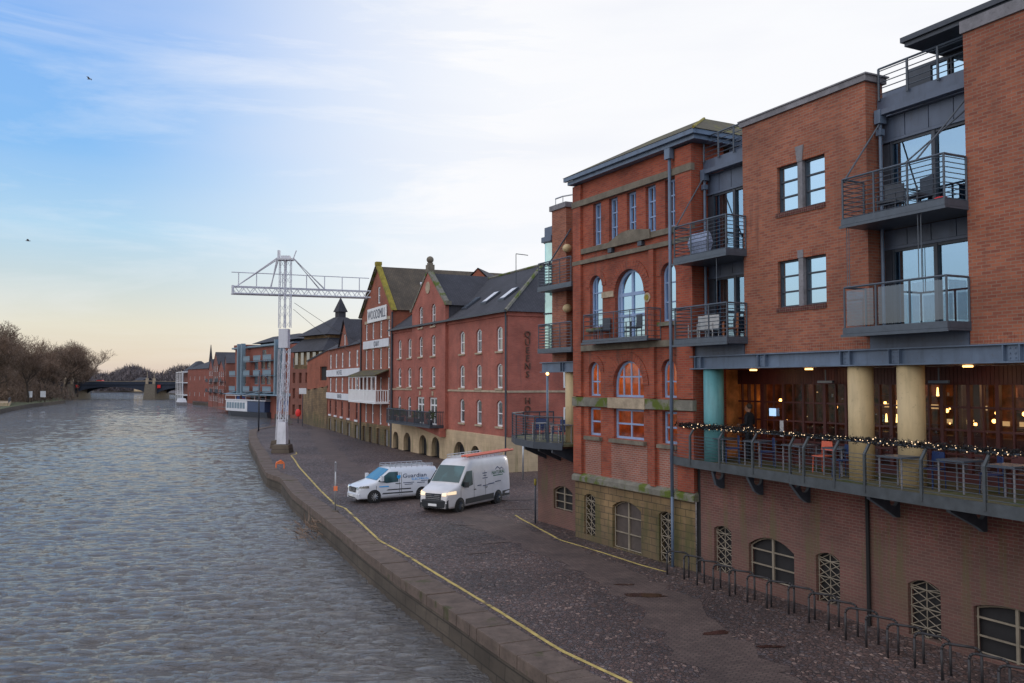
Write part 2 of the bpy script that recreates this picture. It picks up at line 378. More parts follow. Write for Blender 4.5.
def text(s, size, name, mat, parent, loc, rot, extrude=.01, align='CENTER', sx_=1.0):
    cu = bpy.data.curves.new('t', 'FONT'); cu.body = s; cu.size = size; cu.extrude = extrude; cu.align_x = align; cu.align_y = 'CENTER'; cu.resolution_u = 2
    o = bpy.data.objects.new('t', cu); COL.objects.link(o)
    dg = bpy.context.evaluated_depsgraph_get(); me = bpy.data.meshes.new_from_object(o.evaluated_get(dg))
    bpy.data.objects.remove(o); me.materials.clear(); me.materials.append(M[mat]); me.name = name
    r = bpy.data.objects.new(name, me); COL.objects.link(r); r.parent = parent; r.location = loc; r.rotation_euler = rot; r.scale = (sx_, 1, 1); return r

def head(h, u):
    """top height of an opening h=(u0,u1,z0,z1,rise) at position u"""
    u0, u1, z0, z1, rise = h
    if not rise: return z1
    t = max(-1, min(1, (u - (u0 + u1) / 2) / ((u1 - u0) / 2)))
    return z1 - rise + rise * (math.sqrt(max(0, 1 - t * t)) if rise > (u1 - u0) * .36 else 1 - t * t)
def wall(mb, u0, u1, zb, zt, holes=(), v=0.0, depth=.18, brk=()):
    """front face of a wall at depth v with openings and their reveals; zt a height or a function of u"""
    top = zt if callable(zt) else (lambda u: zt)
    H = [tuple(h) + (0,) * (5 - len(h)) for h in holes]
    e = {u0, u1} | set(brk)
    for h in H:
        k = 10 if h[4] else 1
        for i in range(k + 1):
            t = i / k
            e.add(h[0] + (h[1] - h[0]) * ((1 - math.cos(math.pi * t)) / 2 if h[4] else t))
    e = sorted(x for x in e if u0 - 1e-6 <= x <= u1 + 1e-6)
    ee = [e[0]]
    for x in e[1:]:
        if x - ee[-1] > 1e-4: ee.append(x)
    for a, b in zip(ee, ee[1:]):
        m = (a + b) / 2; za = zb_ = zb
        for h in sorted((h for h in H if h[0] < m < h[1]), key=lambda h: h[2]):
            mb.face([(a, v, za), (b, v, zb_), (b, v, h[2]), (a, v, h[2])])
            za, zb_ = head(h, a), head(h, b)
            mb.face([(a, v, h[2]), (b, v, h[2]), (b, v + depth, h[2]), (a, v + depth, h[2])])
            mb.face([(a, v, za), (a, v + depth, za), (b, v + depth, zb_), (b, v, zb_)])
        mb.face([(a, v, za), (b, v, zb_), (b, v, top(b)), (a, v, top(a))])
    for h in H:
        for u in (h[0], h[1]):
            z1 = h[3] - h[4]; mb.face([(u, v, h[2]), (u, v + depth, h[2]), (u, v + depth, z1), (u, v, z1)])
    return mb
def outline(h, off=0.0, n=12):
    u0, u1, z0, z1, rise = tuple(h) + (0,) * (5 - len(h))
    u0 += off; u1 -= off; z0 += off; z1 -= off
    if not rise: return [(u0, z0), (u1, z0), (u1, z1), (u0, z1)]
    hh = (u0, u1, z0, z1, rise)
    p = [(u0, z0), (u1, z0)]
    for i in range(n + 1):
        t = math.pi * i / n; u = (u0 + u1) / 2 + (u1 - u0) / 2 * math.cos(t); p.append((u, head(hh, u)))
    return p
def window(parent, h, v, fm='grey_frame', pm='pane', cols=1, rows=2, fw=.06, bw=.04, name='window', hs=None, vs=None, far=False, sill=None):
    """a glazed opening: frame of bars, pane behind it"""
    h = tuple(h) + (0,) * (5 - len(h)); mb = MB()
    o_, i_ = outline(h), outline(h, fw); n = len(o_)
    for k in range(n):
        a, b = o_[k], o_[(k + 1) % n]; c, d = i_[(k + 1) % n], i_[k]
        mb.face([(a[0], v, a[1]), (b[0], v, b[1]), (c[0], v, c[1]), (d[0], v, d[1])])
        mb.face([(d[0], v, d[1]), (c[0], v, c[1]), (c[0], v + .05, c[1]), (d[0], v + .05, d[1])])
    hs = hs if hs is not None else [j / rows for j in range(1, rows)]
    vs = vs if vs is not None else [j / cols for j in range(1, cols)]
    for f in hs:
        z = h[2] + (h[3] - h[2]) * f; mb.box(h[0] + fw, h[1] - fw, v + .004, v + .05, z - bw / 2, z + bw / 2)
    for f in vs:
        u = h[0] + (h[1] - h[0]) * f; mb.box(u - bw / 2, u + bw / 2, v + .008, v + .05, h[2] + fw, head(h, u) - fw * .8)
    pts = outline(h, fw * .5)
    if far:
        mb.mi = 1; mb.face([(a, v + .045, b) for a, b in pts]); return mb.build(name, [fm, pm], parent)
    o = mb.build(name, fm, parent)
    MB().face([(a, v + .045, b) for a, b in pts]).build('pane', pm, o)
    if sill:
        MB().box(h[0] - .06, h[1] + .06, v - .22, v - .005, h[2] - .09, h[2] - .004).build('sill', sill, o)
    return o
def rail(mb, pts, z0, h, bars=8, r=.012, top=.024, post=.022, posts=True, vertical=False, gap=.11, cur=0):
    """railing along a polyline of (u,v)"""
    for (a, b) in zip(pts, pts[1:]):
        mb.tube((a[0], a[1], z0 + h), (b[0], b[1], z0 + h), top)
        if vertical:
            Ln = math.hypot(b[0] - a[0], b[1] - a[1]); k = max(1, int(Ln / gap))
            for i in range(k + 1):
                t = i / k; x, y = a[0] + (b[0] - a[0]) * t, a[1] + (b[1] - a[1]) * t; mb.tube((x, y, z0), (x, y, z0 + h), r, n=4)
            mb.tube((a[0], a[1], z0 + .06), (b[0], b[1], z0 + .06), r * 1.4)
        else:
            for j in range(bars):
                z = z0 + .06 + (h - .12) * j / max(1, bars - 1) if bars > 1 else z0 + h / 2
                mb.tube((a[0], a[1], z), (b[0], b[1], z), r, n=4)
    if posts:
        for p in pts: mb.tube((p[0], p[1], z0 - .1), (p[0], p[1], z0 + h), post)
    return mb
def split(a, b, k): return [(a[0] + (b[0] - a[0]) * i / k, a[1] + (b[1] - a[1]) * i / k) for i in range(k + 1)]

# ================================================================== SETTING
quay = [(12.0, -6), (9.4, 0), (5.6, 8), (2.6, 14.3), (0.93, 17.81), (-0.28, 20.34), (-1.64, 23.32), (-3.50, 27.25), (-5.45, 31.8), (-6.99, 35.68), (-8.75, 39.9),
        (-12.0, 47.8), (-14.45, 54.9), (-15.3, 56.3), (-16.2, 57.9), (-18.4, 64.2), (-21.3, 73.2), (-25.0, 84.0), (-28.6, 95.0), (-31.2, 103.7), (-32.9, 110), (-33.0, 116), (-31.8, 124)]
bank = [(-33, 132), (-38, 148), (-45, 166), (-50.5, 179.5), (-62, 192), (-72, 220), (-87, 252), (-98, 268), (-112, 305), (-127, 338), (-150, 410), (-230, 560), (-420, 800), (-700, 1100)]
left = [(-700, 1000), (-450, 800), (-290, 600), (-215, 440), (-186, 362), (-160, 310), (-146, 285), (-130, 235), (-118, 205), (-98, 160), (-85, 100), (-76, 48), (-70, 0), (-66, -60)]
WZ = -0.9
def sheet(poly, z, name, mat): return struct(MB().face([(x, y, z) for x, y in poly]).build(name, mat))
def tri(poly, z, name, mat):
    from mathutils.geometry import tessellate_polygon
    t = tessellate_polygon([[Vector((x, y, 0)) for x, y in poly]]); mb = MB(); mb.v = [(x, y, z) for x, y in poly]
    for a in t:
        p, q, r = (Vector(mb.v[i]) for i in a)
        if (q - p).cross(r - p).z < 0: a = a[::-1]
        mb.f.append(list(a)); mb.k.append(0); mb.sm.append(False)
    return struct(mb.build(name, mat))
tri(quay + bank + [(-900, 2500), (3000, 2500), (3000, -200), (40, -200), (14, -40)], 0.0, 'ground', 'cobbles')
tri([(-3000, 2500), (-900, 2500)] + left + [(-60, -200), (-3000, -200)], 0.15, 'left_bank', 'land')
sheet([(-3000, 2400), (3000, 2400), (3000, 6000), (-3000, 6000)], 0.1, 'far_land', 'land')
sheet([(-2500, -200), (60, -200), (60, 2600), (-2500, 2600)], WZ - .16, 'river_bed_water', 'water')
def river():
    import numpy as np
    rg = np.random.RandomState(5); ys = [9.0]
    while ys[-1] < 620: ys.append(ys[-1] + max(.085, ys[-1] * .0030))
    ys = np.array(ys); k = np.linspace(-1.05, .40, 420); Y, K = np.meshgrid(ys, k, indexing='ij'); X = Y * K; cell = np.maximum(.085, Y * .0032)
    Z = np.zeros_like(X)
    for i in range(70):
        lam = .26 * (10 ** (i / 69.0)); th = math.pi / 2 + rg.normal(0, .36) + .10; ph = rg.uniform(0, 6.28)
        amp = .0100 * lam * min(1.0, (.65 / lam) ** 1.0); kk = 2 * math.pi / lam
        vis = np.clip(lam / cell / 2.6 - .5, 0, 1)
        q = .5 + .5 * np.sin((X * math.cos(th) + Y * math.sin(th)) * kk + ph + .9 * np.sin(X * .13 + Y * .05 + i) + .6 * np.sin(Y * .19 - X * .21 + 2 * i))
        Z += amp * vis * (2 * q ** 1.35 - .9)
    calm = .80 + .20 * np.sin(X * .045 + Y * .02 + 1.3 * np.sin(Y * .035)) * np.sin(Y * .028 - X * .06 + 1)
    Z = WZ + Z * calm
    n, m = X.shape; co = np.stack([X, Y, Z], -1).reshape(-1, 3).astype(np.float32)
    idx = np.arange(n * m).reshape(n, m); f = np.stack([idx[:-1, :-1], idx[:-1, 1:], idx[1:, 1:], idx[1:, :-1]], -1).reshape(-1, 4)
    me = bpy.data.meshes.new('river_water'); me.vertices.add(len(co)); me.vertices.foreach_set('co', co.ravel()); me.loops.add(f.size); me.loops.foreach_set('vertex_index', f.ravel().astype(np.int32))
    me.polygons.add(len(f)); me.polygons.foreach_set('loop_start', np.arange(0, f.size, 4, dtype=np.int32)); me.polygons.foreach_set('loop_total', np.full(len(f), 4, np.int32)); me.update(calc_edges=True); me.validate()
    me.polygons.foreach_set('use_smooth', np.ones(len(me.polygons), bool)); me.materials.append(M['water']); o = bpy.data.objects.new('river_water', me); COL.objects.link(o); struct(o)
river()
def drop(line, z0, z1, name, mat, batter=0.0):
    mb = MB()
    for a, b in zip(line, line[1:]): mb.face([(a[0] - batter, a[1], z1), (a[0], a[1], z0), (b[0], b[1], z0), (b[0] - batter, b[1], z1)][::-1])
    return struct(mb.build(name, mat))
drop(quay, -0.02, -2.5, 'quay_wall', 'stone_quay', .10)
drop(bank, -0.002, -2.5, 'bank_wall', 'stone_quay', .1)
drop(left[::-1], .148, -2.5, 'left_bank_wall', 'stone_quay')
def offset(line, d):
    out = []
    for i, p in enumerate(line):
        a = Vector(line[max(0, i - 1)]); b = Vector(line[min(len(line) - 1, i + 1)]); t = (b - a).normalized(); out.append((p[0] + t.y * d, p[1] - t.x * d))
    return out
def resample(line, step):
    out = [Vector(line[0])]; acc = 0
    for a, b in zip(line, line[1:]):
        a = Vector(a); b = Vector(b); Ln = (b - a).length; t = step - acc
        while t < Ln: out.append(a.lerp(b, t / Ln)); t += step
        acc = (acc + Ln) % step
    return out
# coping slabs, one stone next to the other
rs = resample(quay, .46); mb = MB()
ri = offset([tuple(p) for p in rs], .86)
ii = 0
while ii < len(rs) - 2:
    k = min(random.choice((1, 2, 2, 3)), len(rs) - 1 - ii); jj = ii + k
    a, b = Vector(rs[ii]), Vector(rs[jj]); c, d = Vector(ri[jj]), Vector(ri[ii]); g = .03
    z = .055 + random.uniform(-.012, .012); t = (b - a).normalized() * g / 2; o = (d - a).normalized() * -.05
    q = [a + t + o, b - t + o, c - t, d + t]
    mb.loft([[(p.x, p.y, -.25) for p in q], [(p.x, p.y, z - .02) for p in q], [(p.x + (m.x) * .012, p.y + m.y * .012, z) for p, m in zip(q, [(q[2] - q[0]).normalized(), (q[3] - q[1]).normalized(), (q[0] - q[2]).normalized(), (q[1] - q[3]).normalized()])]])
    ii = jj
struct(mb.build('quay_coping', 'slab'))
def strip(line, w, z, name, mat, wj=0.0):
    mb = MB(); pts = [tuple(p) for p in resample(line, .5)] + [line[-1]]
    l_, r_ = offset(pts, -w / 2), offset(pts, w / 2)
    l_ = [(x + random.uniform(-wj, wj), y + random.uniform(-wj, wj)) for x, y in l_]; r_ = [(x + random.uniform(-wj, wj), y + random.uniform(-wj, wj)) for x, y in r_]
    for i in range(len(pts) - 1): mb.face([(*l_[i], z), (*r_[i], z), (*r_[i + 1], z), (*l_[i + 1], z)][::1])
    return struct(mb.build(name, mat))
strip([(6.2, 12.6), (5.0, 17.6), (4.55, 20.2), (4.35, 22.6), (4.1, 24.6), (3.0, 28.2), (1.0, 33.2), (-1.3, 38.5), (-4.0, 44.5), (-8.5, 54), (-13, 66), (-18, 84), (-23, 104), (-27, 122)][::-1], 1.9, .004, 'paved_path', 'setts', .28)
strip([(3.8, 15.2), (2.37, 17.81), (1.08, 19.96), (-.32, 23.22), (-2.25, 27.47), (-4.0, 31.4), (-5.03, 33.46), (-8.03, 42.15), (-8.7, 43.2), (-10.77, 49.12), (-15.18, 62.34), (-16.9, 68), (-18.2, 72), (-18.1, 73.5), (-18.69, 75.64)][::-1], .11, .008, 'yellow_line', 'yellow_line', .008)
strip([(.15, 39.9), (.45, 38.6), (1.0, 36.7), (1.84, 33.67), (3.14, 31.31), (4.24, 29.11), (4.91, 28.04)], .10, .008, 'yellow_line', 'yellow_line', .008)
for (x, y, rx, ry, a) in ((3.75, 25.0, .60, .24, -10), (3.35, 26.3, .3, .10, 0), (4.95, 21.3, .36, .16, 20), (5.9, 20.2, .3, .10, 0), (-7.6, 29.4, .01, .01, 0)):
    if rx < .1: continue
    pts = []
    for k in range(18):
        t = 2 * math.pi * k / 18; q = 1 + random.uniform(-.22, .22); X, Y = rx * q * math.cos(t), ry * q * math.sin(t); ca, sa = math.cos(R(a)), math.sin(R(a)); pts.append((x + X * ca - Y * sa, y + X * sa + Y * ca))
    sheet(pts, .012, 'puddle', 'puddle')
for (x, y, a, l_, w_) in ((.1, 45.3, 10, 2.2, .9), (-.6, 33.2, 24, 1.2, .35), (-1.2, 31.2, 24, .9, .3), (.3, 41.8, 0, 1.2, .28), (-2.1, 37.2, -15, 1.1, .25)):
    ca, sa = math.cos(R(a)), math.sin(R(a)); sheet([(x + p * ca - q * sa, y + p * sa + q * ca) for p, q in ((-l_ / 2, -w_ / 2), (l_ / 2, -w_ / 2), (l_ / 2, w_ / 2), (-l_ / 2, w_ / 2))], .014, 'worn_patch', 'setts')

# ================================================================== NEAR BLOCK (bar below, flats above)
A1 = thing('apartment_building', 'nearest building on the right, brown brick flats over a lit bar with string-light terrace', 'building', (5.897, 28.044, 0), -63.62)
UE = 19.0       # far end of the building, out of the picture
mb = MB()
W_UP = (3.79, 5.57, 10.85, 12.17); W_LO = (3.77, 5.56, 8.15, 9.47)
wall(mb, 2.36, 6.95, 6.875, 13.70, [W_UP, W_LO], 0, .16)
for u in (2.36, 6.95): mb.face([(u, 0, 6.875), (u, .62, 6.875), (u, .62, 13.7), (u, 0, 13.7)])
mb.face([(2.36, .62, 6.9), (6.95, .62, 6.9), (6.95, .62, 13.7), (2.36, .62, 13.7)])
mb.build('wall', 'brick_new', A1)
mb = MB(); wall(mb, 9.70, UE, 6.875, 13.92, [], 0, .16)
mb.face([(9.7, 0, 6.875), (9.7, 1.9, 6.875), (9.7, 1.9, 13.92), (9.7, 0, 13.92)]); mb.face([(UE, 0, 0), (UE, 9, 0), (UE, 9, 13.9), (UE, 0, 13.9)])
mb.build('wall', 'brick_new', A1)
# soldier course over each window, and along the foot of the wall
for (a, b, z) in ((3.72, 5.64, 12.17), (3.70, 5.63, 9.47)):
    mb = MB()
    for i in range(int((b - a) / .078)): mb.box(a + i * .078 + .006, a + (i + 1) * .078 - .006, -.006, .02, z + .004, z + .222)
    mb.build('soldier_course', 'brick_new', A1)
for (a, b) in ((2.36, 6.95), (9.72, UE)):
    mb = MB()
    for i in range(int((b - a) / .078)): mb.box(a + i * .078 + .006, a + (i + 1) * .078 - .006, -.006, .02, 6.885, 7.10)
    mb.build('soldier_course', 'brick_new', A1)
for (h, key) in ((W_UP, 1), (W_LO, 0)):
    c = (h[0] + h[1]) / 2
    for (a, b) in ((h[0], c - .09), (c + .09, h[1])):
        window(A1, (a, b, h[2], h[3]), .10, 'dark_steel', 'pane', 1, 3, .05, .045)
    mb = MB(); mb.box(c - .085, c + .085, -.012, .15, h[2] - .12, h[3] + .004)
    if key: mb.loft([[(c - .09, -.03, h[3] - .02), (c + .09, -.03, h[3] - .02), (c + .09, .05, h[3] - .02), (c - .09, .05, h[3] - .02)], [(c - .15, -.03, h[3] + .42), (c + .15, -.03, h[3] + .42), (c + .15, .05, h[3] + .42), (c - .15, .05, h[3] + .42)]])
    else: mb.box(c - .10, c + .10, -.03, .05, h[3] + .004, h[3] + .22)
    mb.build('mullion', 'coping', A1)
    mb = MB()
    for i in range(int((h[1] - h[0] + .1) / .08)): mb.box(h[0] - .05 + i * .08 + .006, h[0] - .05 + (i + 1) * .08 - .006, -.035, .10, h[2] - .13, h[2] - .006)
    mb.build('sill', 'brick_low', A1)
mb = MB()
mb.box(2.30, 7.02, -.07, .70, 13.703, 13.86); mb.box(2.26, 7.06, -.10, .76, 13.862, 13.90); mb.build('coping', 'coping', A1)
mb = MB(); mb.box(9.66, UE, -.06, .5, 13.923, 14.20); mb.build('coping', 'coping', A1)
# penthouse roof over the second bay and the right wall
mb = MB(); mb.box(8.05, UE, .12, 6, 14.22, 14.32); mb.box(7.98, UE, .05, 6, 14.324, 14.45)
mb.build('roof', 'dark_steel', A1)
mb = MB(); mb.box(2.4, 6.9, 2.2, 6, 13.0, 14.1); mb.build('roof_plant', 'zinc', A1)
# steel beam
mb = MB(); mb.box(-.08, UE, -.05, -.02, 6.47, 6.865); mb.box(-.08, UE, -.16, .22, 6.84, 6.872); mb.box(-.08, UE, -.16, .22, 6.455, 6.487)
for u in (.16, .46, 3.05, 3.36, 6.12, 6.42, 7.62, 7.92, 10.55, 10.92, 13.3, 13.7):
    mb.box(u - .012, u + .012, -.155, -.052, 6.49, 6.838)
for u in (.31, 3.2, 6.27, 7.77, 10.73, 13.5):
    mb.box(u - .12, u + .12, -.075, -.052, 6.50, 6.83)
    for du in (-.06, .06):
        for z in (6.56, 6.66, 6.77): mb.box(u + du - .014, u + du + .014, -.095, -.074, z - .014, z + .014)
mb.build('steel_beam', 'steel_blue', A1)
# bays: glazing set back between the brick piers
def bay(u0, u1, nm):
    v = .60
    mb = MB()
    mb.box(u0, u1, v, v + .06, 6.9, 7.3); mb.box(u0, u1, -.015, .05, 6.876, 7.19)
    mb.box(u0, u1, -.03, .08, 7.0, 7.03); mb.build('fascia', 'zinc', A1)
    for (z0, z1, zp) in ((7.34, 9.38, 9.88), (10.06, 12.13, 12.77)):
        mb = MB(); k = 4; du = (u1 - u0) / k
        for i in range(k):
            mb.box(u0 + i * du + .012, u0 + (i + 1) * du - .012, v - .03, v + .03, z1 + .09, zp)
        mb.box(u0, u1, v, v + .05, z1, zp); mb.box(u0, u1, v - .05, v + .05, z1 + .01, z1 + .08); mb.build('cladding_panel', 'zinc', A1)
        for j, (a, b) in enumerate(((u0 + .22, u0 + .22 + (u1 - u0 - .24) * .5), (u0 + .22 + (u1 - u0 - .24) * .5, u1 - .02))):
            h = (a, b, z0, z1); f = MB(); o_, i_ = outline(h), outline(h, .06)
            for q in range(4): f.face([(*(o_[q][0], v), o_[q][1]), (o_[(q + 1) % 4][0], v, o_[(q + 1) % 4][1]), (i_[(q + 1) % 4][0], v, i_[(q + 1) % 4][1]), (i_[q][0], v, i_[q][1])])
            f.box(a, a + .05, v - .02, v + .06, z0, z1); f.box(b - .05, b, v - .02, v + .06, z0, z1)
            fo = f.build('sliding_door', 'dark_steel', A1)
            MB().face([(a + .04, v + .03 + j * .03, z0 + .04), (b - .04, v + .03 + j * .03, z0 + .04), (b - .04, v + .03 + j * .03, z1 - .04), (a + .04, v + .03 + j * .03, z1 - .04)]).build('pane', 'glass', fo)
        # curtain drawn to the side of the door
        cm = MB(); n = 26; pts = [(u0 + .3 + (u1 - u0) * .30 * i / n, v + .30 + .05 * math.sin(i * 1.9)) for i in range(n + 1)]
        for p, q in zip(pts, pts[1:]): cm.face([(p[0], p[1], z0), (q[0], q[1], z0), (q[0], q[1], z1), (p[0], p[1], z1)])
        cm.build('curtain', 'curtain', A1)
        rm = MB(); rm.face([(u0 - 1, 4.2, z0), (u1 + 1, 4.2, z0), (u1 + 1, 4.2, z1 + .3), (u0 - 1, 4.2, z1 + .3)]); rm.face([(u0 - 1, .7, z0 - .01), (u1 + 1, .7, z0 - .01), (u1 + 1, 4.2, z0 - .01), (u0 - 1, 4.2, z0 - .01)])
        rm.face([(u0 - 1, .7, z1 + .3), (u1 + 1, .7, z1 + .3), (u1 + 1, 4.2, z1 + .3), (u0 - 1, 4.2, z1 + .3)])
        for u in (u0 - 1, u1 + 1): rm.face([(u, .7, z0), (u, 4.2, z0), (u, 4.2, z1 + .3), (u, .7, z1 + .3)])
        rm.build('room', 'plaster_dark', A1)
    MB().box(u0, u0 + .2, v - .02, v + .05, 7.34, 12.1).build('side_panel', 'dark_steel', A1)
    mb = MB(); mb.box(u0 + .02, u1 - .02, v - .34, v - .16, 12.80, 12.93); mb.box(u0, u1 - .02, v - .20, v + .3, 12.96, 13.27); mb.box(u0, u1 - .02, v - .1, v + .1, 12.775, 12.80)
    mb.build('gutter', 'zinc', A1)
    mb = MB(); mb.box(u0 + .03, u0 + .22, v - .36, v - .14, 12.60, 12.95); mb.box(u0 + .05, u0 + .20, v - .33, v - .18, 12.30, 12.46); mb.tube((u0 + .12, v - .25, 7.3), (u0 + .12, v - .25, 12.6), .045); mb.build('downpipe', 'steel_blue', A1)
    mb = MB(); rail(mb, split((u0 + .1, .35), (u1 - .05, .35), 3), 13.30, .72, 5, .014, .026, .032); mb.build('roof_railing', 'rail', A1)
bay(0.02, 2.34, 'a'); bay(6.97, 9.68, 'b')
# penthouse set back above the second bay
mb = MB(); mb.box(6.98, 9.68, 1.5, 1.56, 13.2, 14.215); mb.build('penthouse_wall', 'dark_steel', A1)
for (a, b) in ((7.7, 8.25), (8.30, 9.05), (9.12, 9.6)): window(A1, (a, b, 13.22, 14.12), 1.44, 'dark_steel', 'pane', 1, 1, .04)
mb = MB()
for k in range(5): mb.box(.2, 2.34, 1.3 + .02 * k, 1.36 + .02 * k, 13.30 + k * .16, 13.40 + k * .16)
mb.build('louvre', 'zinc', A1)
# balconies
def balcony(u0, u1, z, kind, label=None):
    v0 = -.80
    mb = MB(); mb.box(u0, u1, v0, .58, z, z + .045); mb.box(u0, u1, v0 + .002, v0 + .08, z + .05, z + .20); mb.box(u0, u0 + .07, v0 + .09, 0.0, z + .05, z + .20); mb.box(u1 - .07, u1, v0 + .09, 0.0, z + .05, z + .20)
    mb.box(u0 - .04, u1 + .04, v0 - .035, v0, z - .03, z + .03)
    b = mb.build('balcony', 'rail', A1)
    mb = MB(); ps = [(u0 + .03, -.02), (u0 + .03, v0 + .04)] + split((u0 + .03, v0 + .04), (u1 - .03, v0 + .04), 3)[1:] + [(u1 - .03, -.02)]
    if kind == 'bars': rail(mb, ps, z + .16, 1.04, 9, .012, .028, .026)
    else:
        rail(mb, ps, z + .16, 1.04, 0, .01, .028, .026)
        for a_, b_ in zip(ps, ps[1:]):
            if a_ == b_: continue
            d = Vector((b_[0] - a_[0], b_[1] - a_[1])).normalized() * .07
            MB().face([(a_[0] + d.x, a_[1] + d.y, z + .24), (b_[0] - d.x, b_[1] - d.y, z + .24), (b_[0] - d.x, b_[1] - d.y, z + 1.12), (a_[0] + d.x, a_[1] + d.y, z + 1.12)]).build('glass_panel', 'glass_rail', b)
    mb.build('railing', 'rail', b)
    return b
balcony(6.83, 9.74, 9.90, 'bars'); balcony(6.83, 9.74, 7.19, 'glass'); balcony(-.05, 2.50, 9.80, 'bars'); balcony(-.05, 2.50, 7.19, 'bars')
# tie rods above the balconies
for (ua, ub, zt, zb) in ((.15, -.05, 12.7, 10.9), (7.12, 6.86, 12.6, 11.0), (9.6, 9.0, 12.6, 11.1), (9.55, 8.7, 12.3, 11.1)): MB().tube((ua, .3, zt), (ub, -.76, zb), .022).build('tie_rod', 'rail', A1)
for (u, z0, z1) in ((6.95, 8.4, 9.9), (7.02, 8.4, 9.9), (9.0, 8.4, 9.9), (9.08, 8.4, 9.9), (2.0, 8.4, 9.8)): MB().tube((u, -.74, z0), (u, -.74, z1), .012, n=4).build('tie_rod', 'rail', A1)
# lower wall of the undercroft
LAT = [(.86, 1.66, .22, 1.64, .12), (5.03, 5.85, .22, 1.55, .14), (7.92, 8.80, .08, 1.42, .16), (13.2, 14.1, .0, 1.4, .16)]
SHU = [(2.42, 4.24, .34, 1.60, .30), (9.62, 11.5, .1, 1.28, .16)]
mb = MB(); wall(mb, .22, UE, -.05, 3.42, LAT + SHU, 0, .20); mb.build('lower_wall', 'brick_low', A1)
for h in LAT + SHU: MB().face([(h[0], .2, h[2]), (h[1], .2, h[2]), (h[1], .2, h[3]), (h[0], .2, h[3])]).build('dark_opening', 'dark_hole', A1)
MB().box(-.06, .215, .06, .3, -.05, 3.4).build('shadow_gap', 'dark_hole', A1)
def lattice(par, h, v, mat='white_dirty', nz=3, r=.016):
    u0, u1, z0, z1 = h[:4]; mb = MB(); c = (u0 + u1) / 2
    for u in (u0 + .02, u1 - .02): mb.tube((u, v, z0), (u, v, z1 - h[4]), r, n=4)
    mb.tube((c, v, z0), (c, v, z1 - .03), r, n=4)
    dz = (z1 - z0) / nz
    for k in range(nz):
        a, b = z0 + k * dz, min(z0 + (k + 1) * dz, z1 - .04); m = (a + b) / 2
        mb.tube((u0, v - .01, m), (u1, v - .01, m), r, n=4)
        for s in (-1, 1):
            e = u0 if s < 0 else u1
            mb.tube((e, v, a), (c, v, m), r * .8, n=4); mb.tube((c, v, m), (e, v, b if k < nz - 1 else b - h[4] * .8), r * .8, n=4)
            mb.tube((c, v + .004, a), (e, v + .004, m), r * .8, n=4); mb.tube((e, v + .004, m), (c, v + .004, b), r * .8, n=4)
    pts = outline(h); mb.path([(p[0], v, p[1]) for p in pts[2:]], r * 1.2, n=4)
    return mb.build('lattice_grille', mat, par)
M['lattice'] = plain('cream grille paint', (.25, .21, .16), .6, .2)
for h in LAT: lattice(A1, h, .10, 'lattice')
def shutter(par, h, v, rows=3, mat='lattice', panel='dark_hole'):
    mb = MB(); pts = outline(h, .03); mb.path([(p[0], v, p[1]) for p in pts + pts[:1]], .022, n=4); c = (h[0] + h[1]) / 2
    mb.box(c - .035, c + .035, v - .02, v + .03, h[2], h[3] - .02)
    for k in range(1, rows): z = h[2] + (h[3] - h[2]) * k / rows; mb.box(h[0], h[1], v - .01, v + .02, z - .02, z + .02)
    return mb.build('barred_window', mat, par)
for h in SHU: shutter(A1, h, .10)
MB().tube((6.82, -.06, 0), (6.82, -.06, 3.4), .05).build('downpipe', 'black', A1)
# terrace deck
EDGE = [(-1.35, .02), (-.75, -.22), (.3, -.42), (2.7, -.60), (4.95, -.74), (5.05, -.86), (9.6, -1.22), (12, -1.35), (UE, -1.6)]
mb = MB(); mb.prism_z([(u, v) for u, v in EDGE] + [(UE, 1.9), (-.1, 1.9), (-.1, .02)], 3.46, 3.56)
deck = mb.build('terrace', 'deck', A1)
mb = MB()
for a, b in zip(EDGE, EDGE[1:]):
    d = Vector((b[0] - a[0], b[1] - a[1])).normalized(); n_ = Vector((d.y, -d.x)) * .05
    q = [(a[0], a[1]), (a[0] + n_.x, a[1] + n_.y), (b[0] + n_.x, b[1] + n_.y), (b[0], b[1])]; mb.prism_z(q, 3.36, 3.62)
mb.build('edge_channel', 'rail_dark', deck)
POST = [(.3), 1.85, 3.4, 4.95, 5.6, 6.7, 7.7, 9.35, 10.9, 12.5, 14.1, 15.7]
def ev(u):
    for a, b in zip(EDGE, EDGE[1:]):
        if a[0] <= u <= b[0]: return a[1] + (b[1] - a[1]) * (u - a[0]) / (b[0] - a[0])
for u in POST:
    v = ev(u); mb = MB()
    mb.prism_y([(u - .03, 3.45), (u + .03, 3.45), (u + .03, 4.35), (u - .03, 4.35)], v - .07, v - .01)
    mb.loft([[(u - .03, v - .07, 4.35), (u + .03, v - .07, 4.35), (u + .03, v - .01, 4.35), (u - .03, v - .01, 4.35)], [(u - .03, v + .12, 4.62), (u + .03, v + .12, 4.62), (u + .03, v + .17, 4.62), (u - .03, v + .17, 4.62)]])
    mb.build('railing_post', 'rail_dark', deck)
mb = MB(); us = [-1.1, -.6] + POST + [UE - .2]
for a, b in zip(us, us[1:]):
    va, vb = ev(a), ev(b)
    for k in range(8): z = 3.68 + k * .095; mb.tube((a, va - .04, z), (b, vb - .04, z), .0065, n=4)
    mb.tube((a, va + .14, 4.62), (b, vb + .14, 4.62), .026)
mb.build('railing', 'rail', deck)
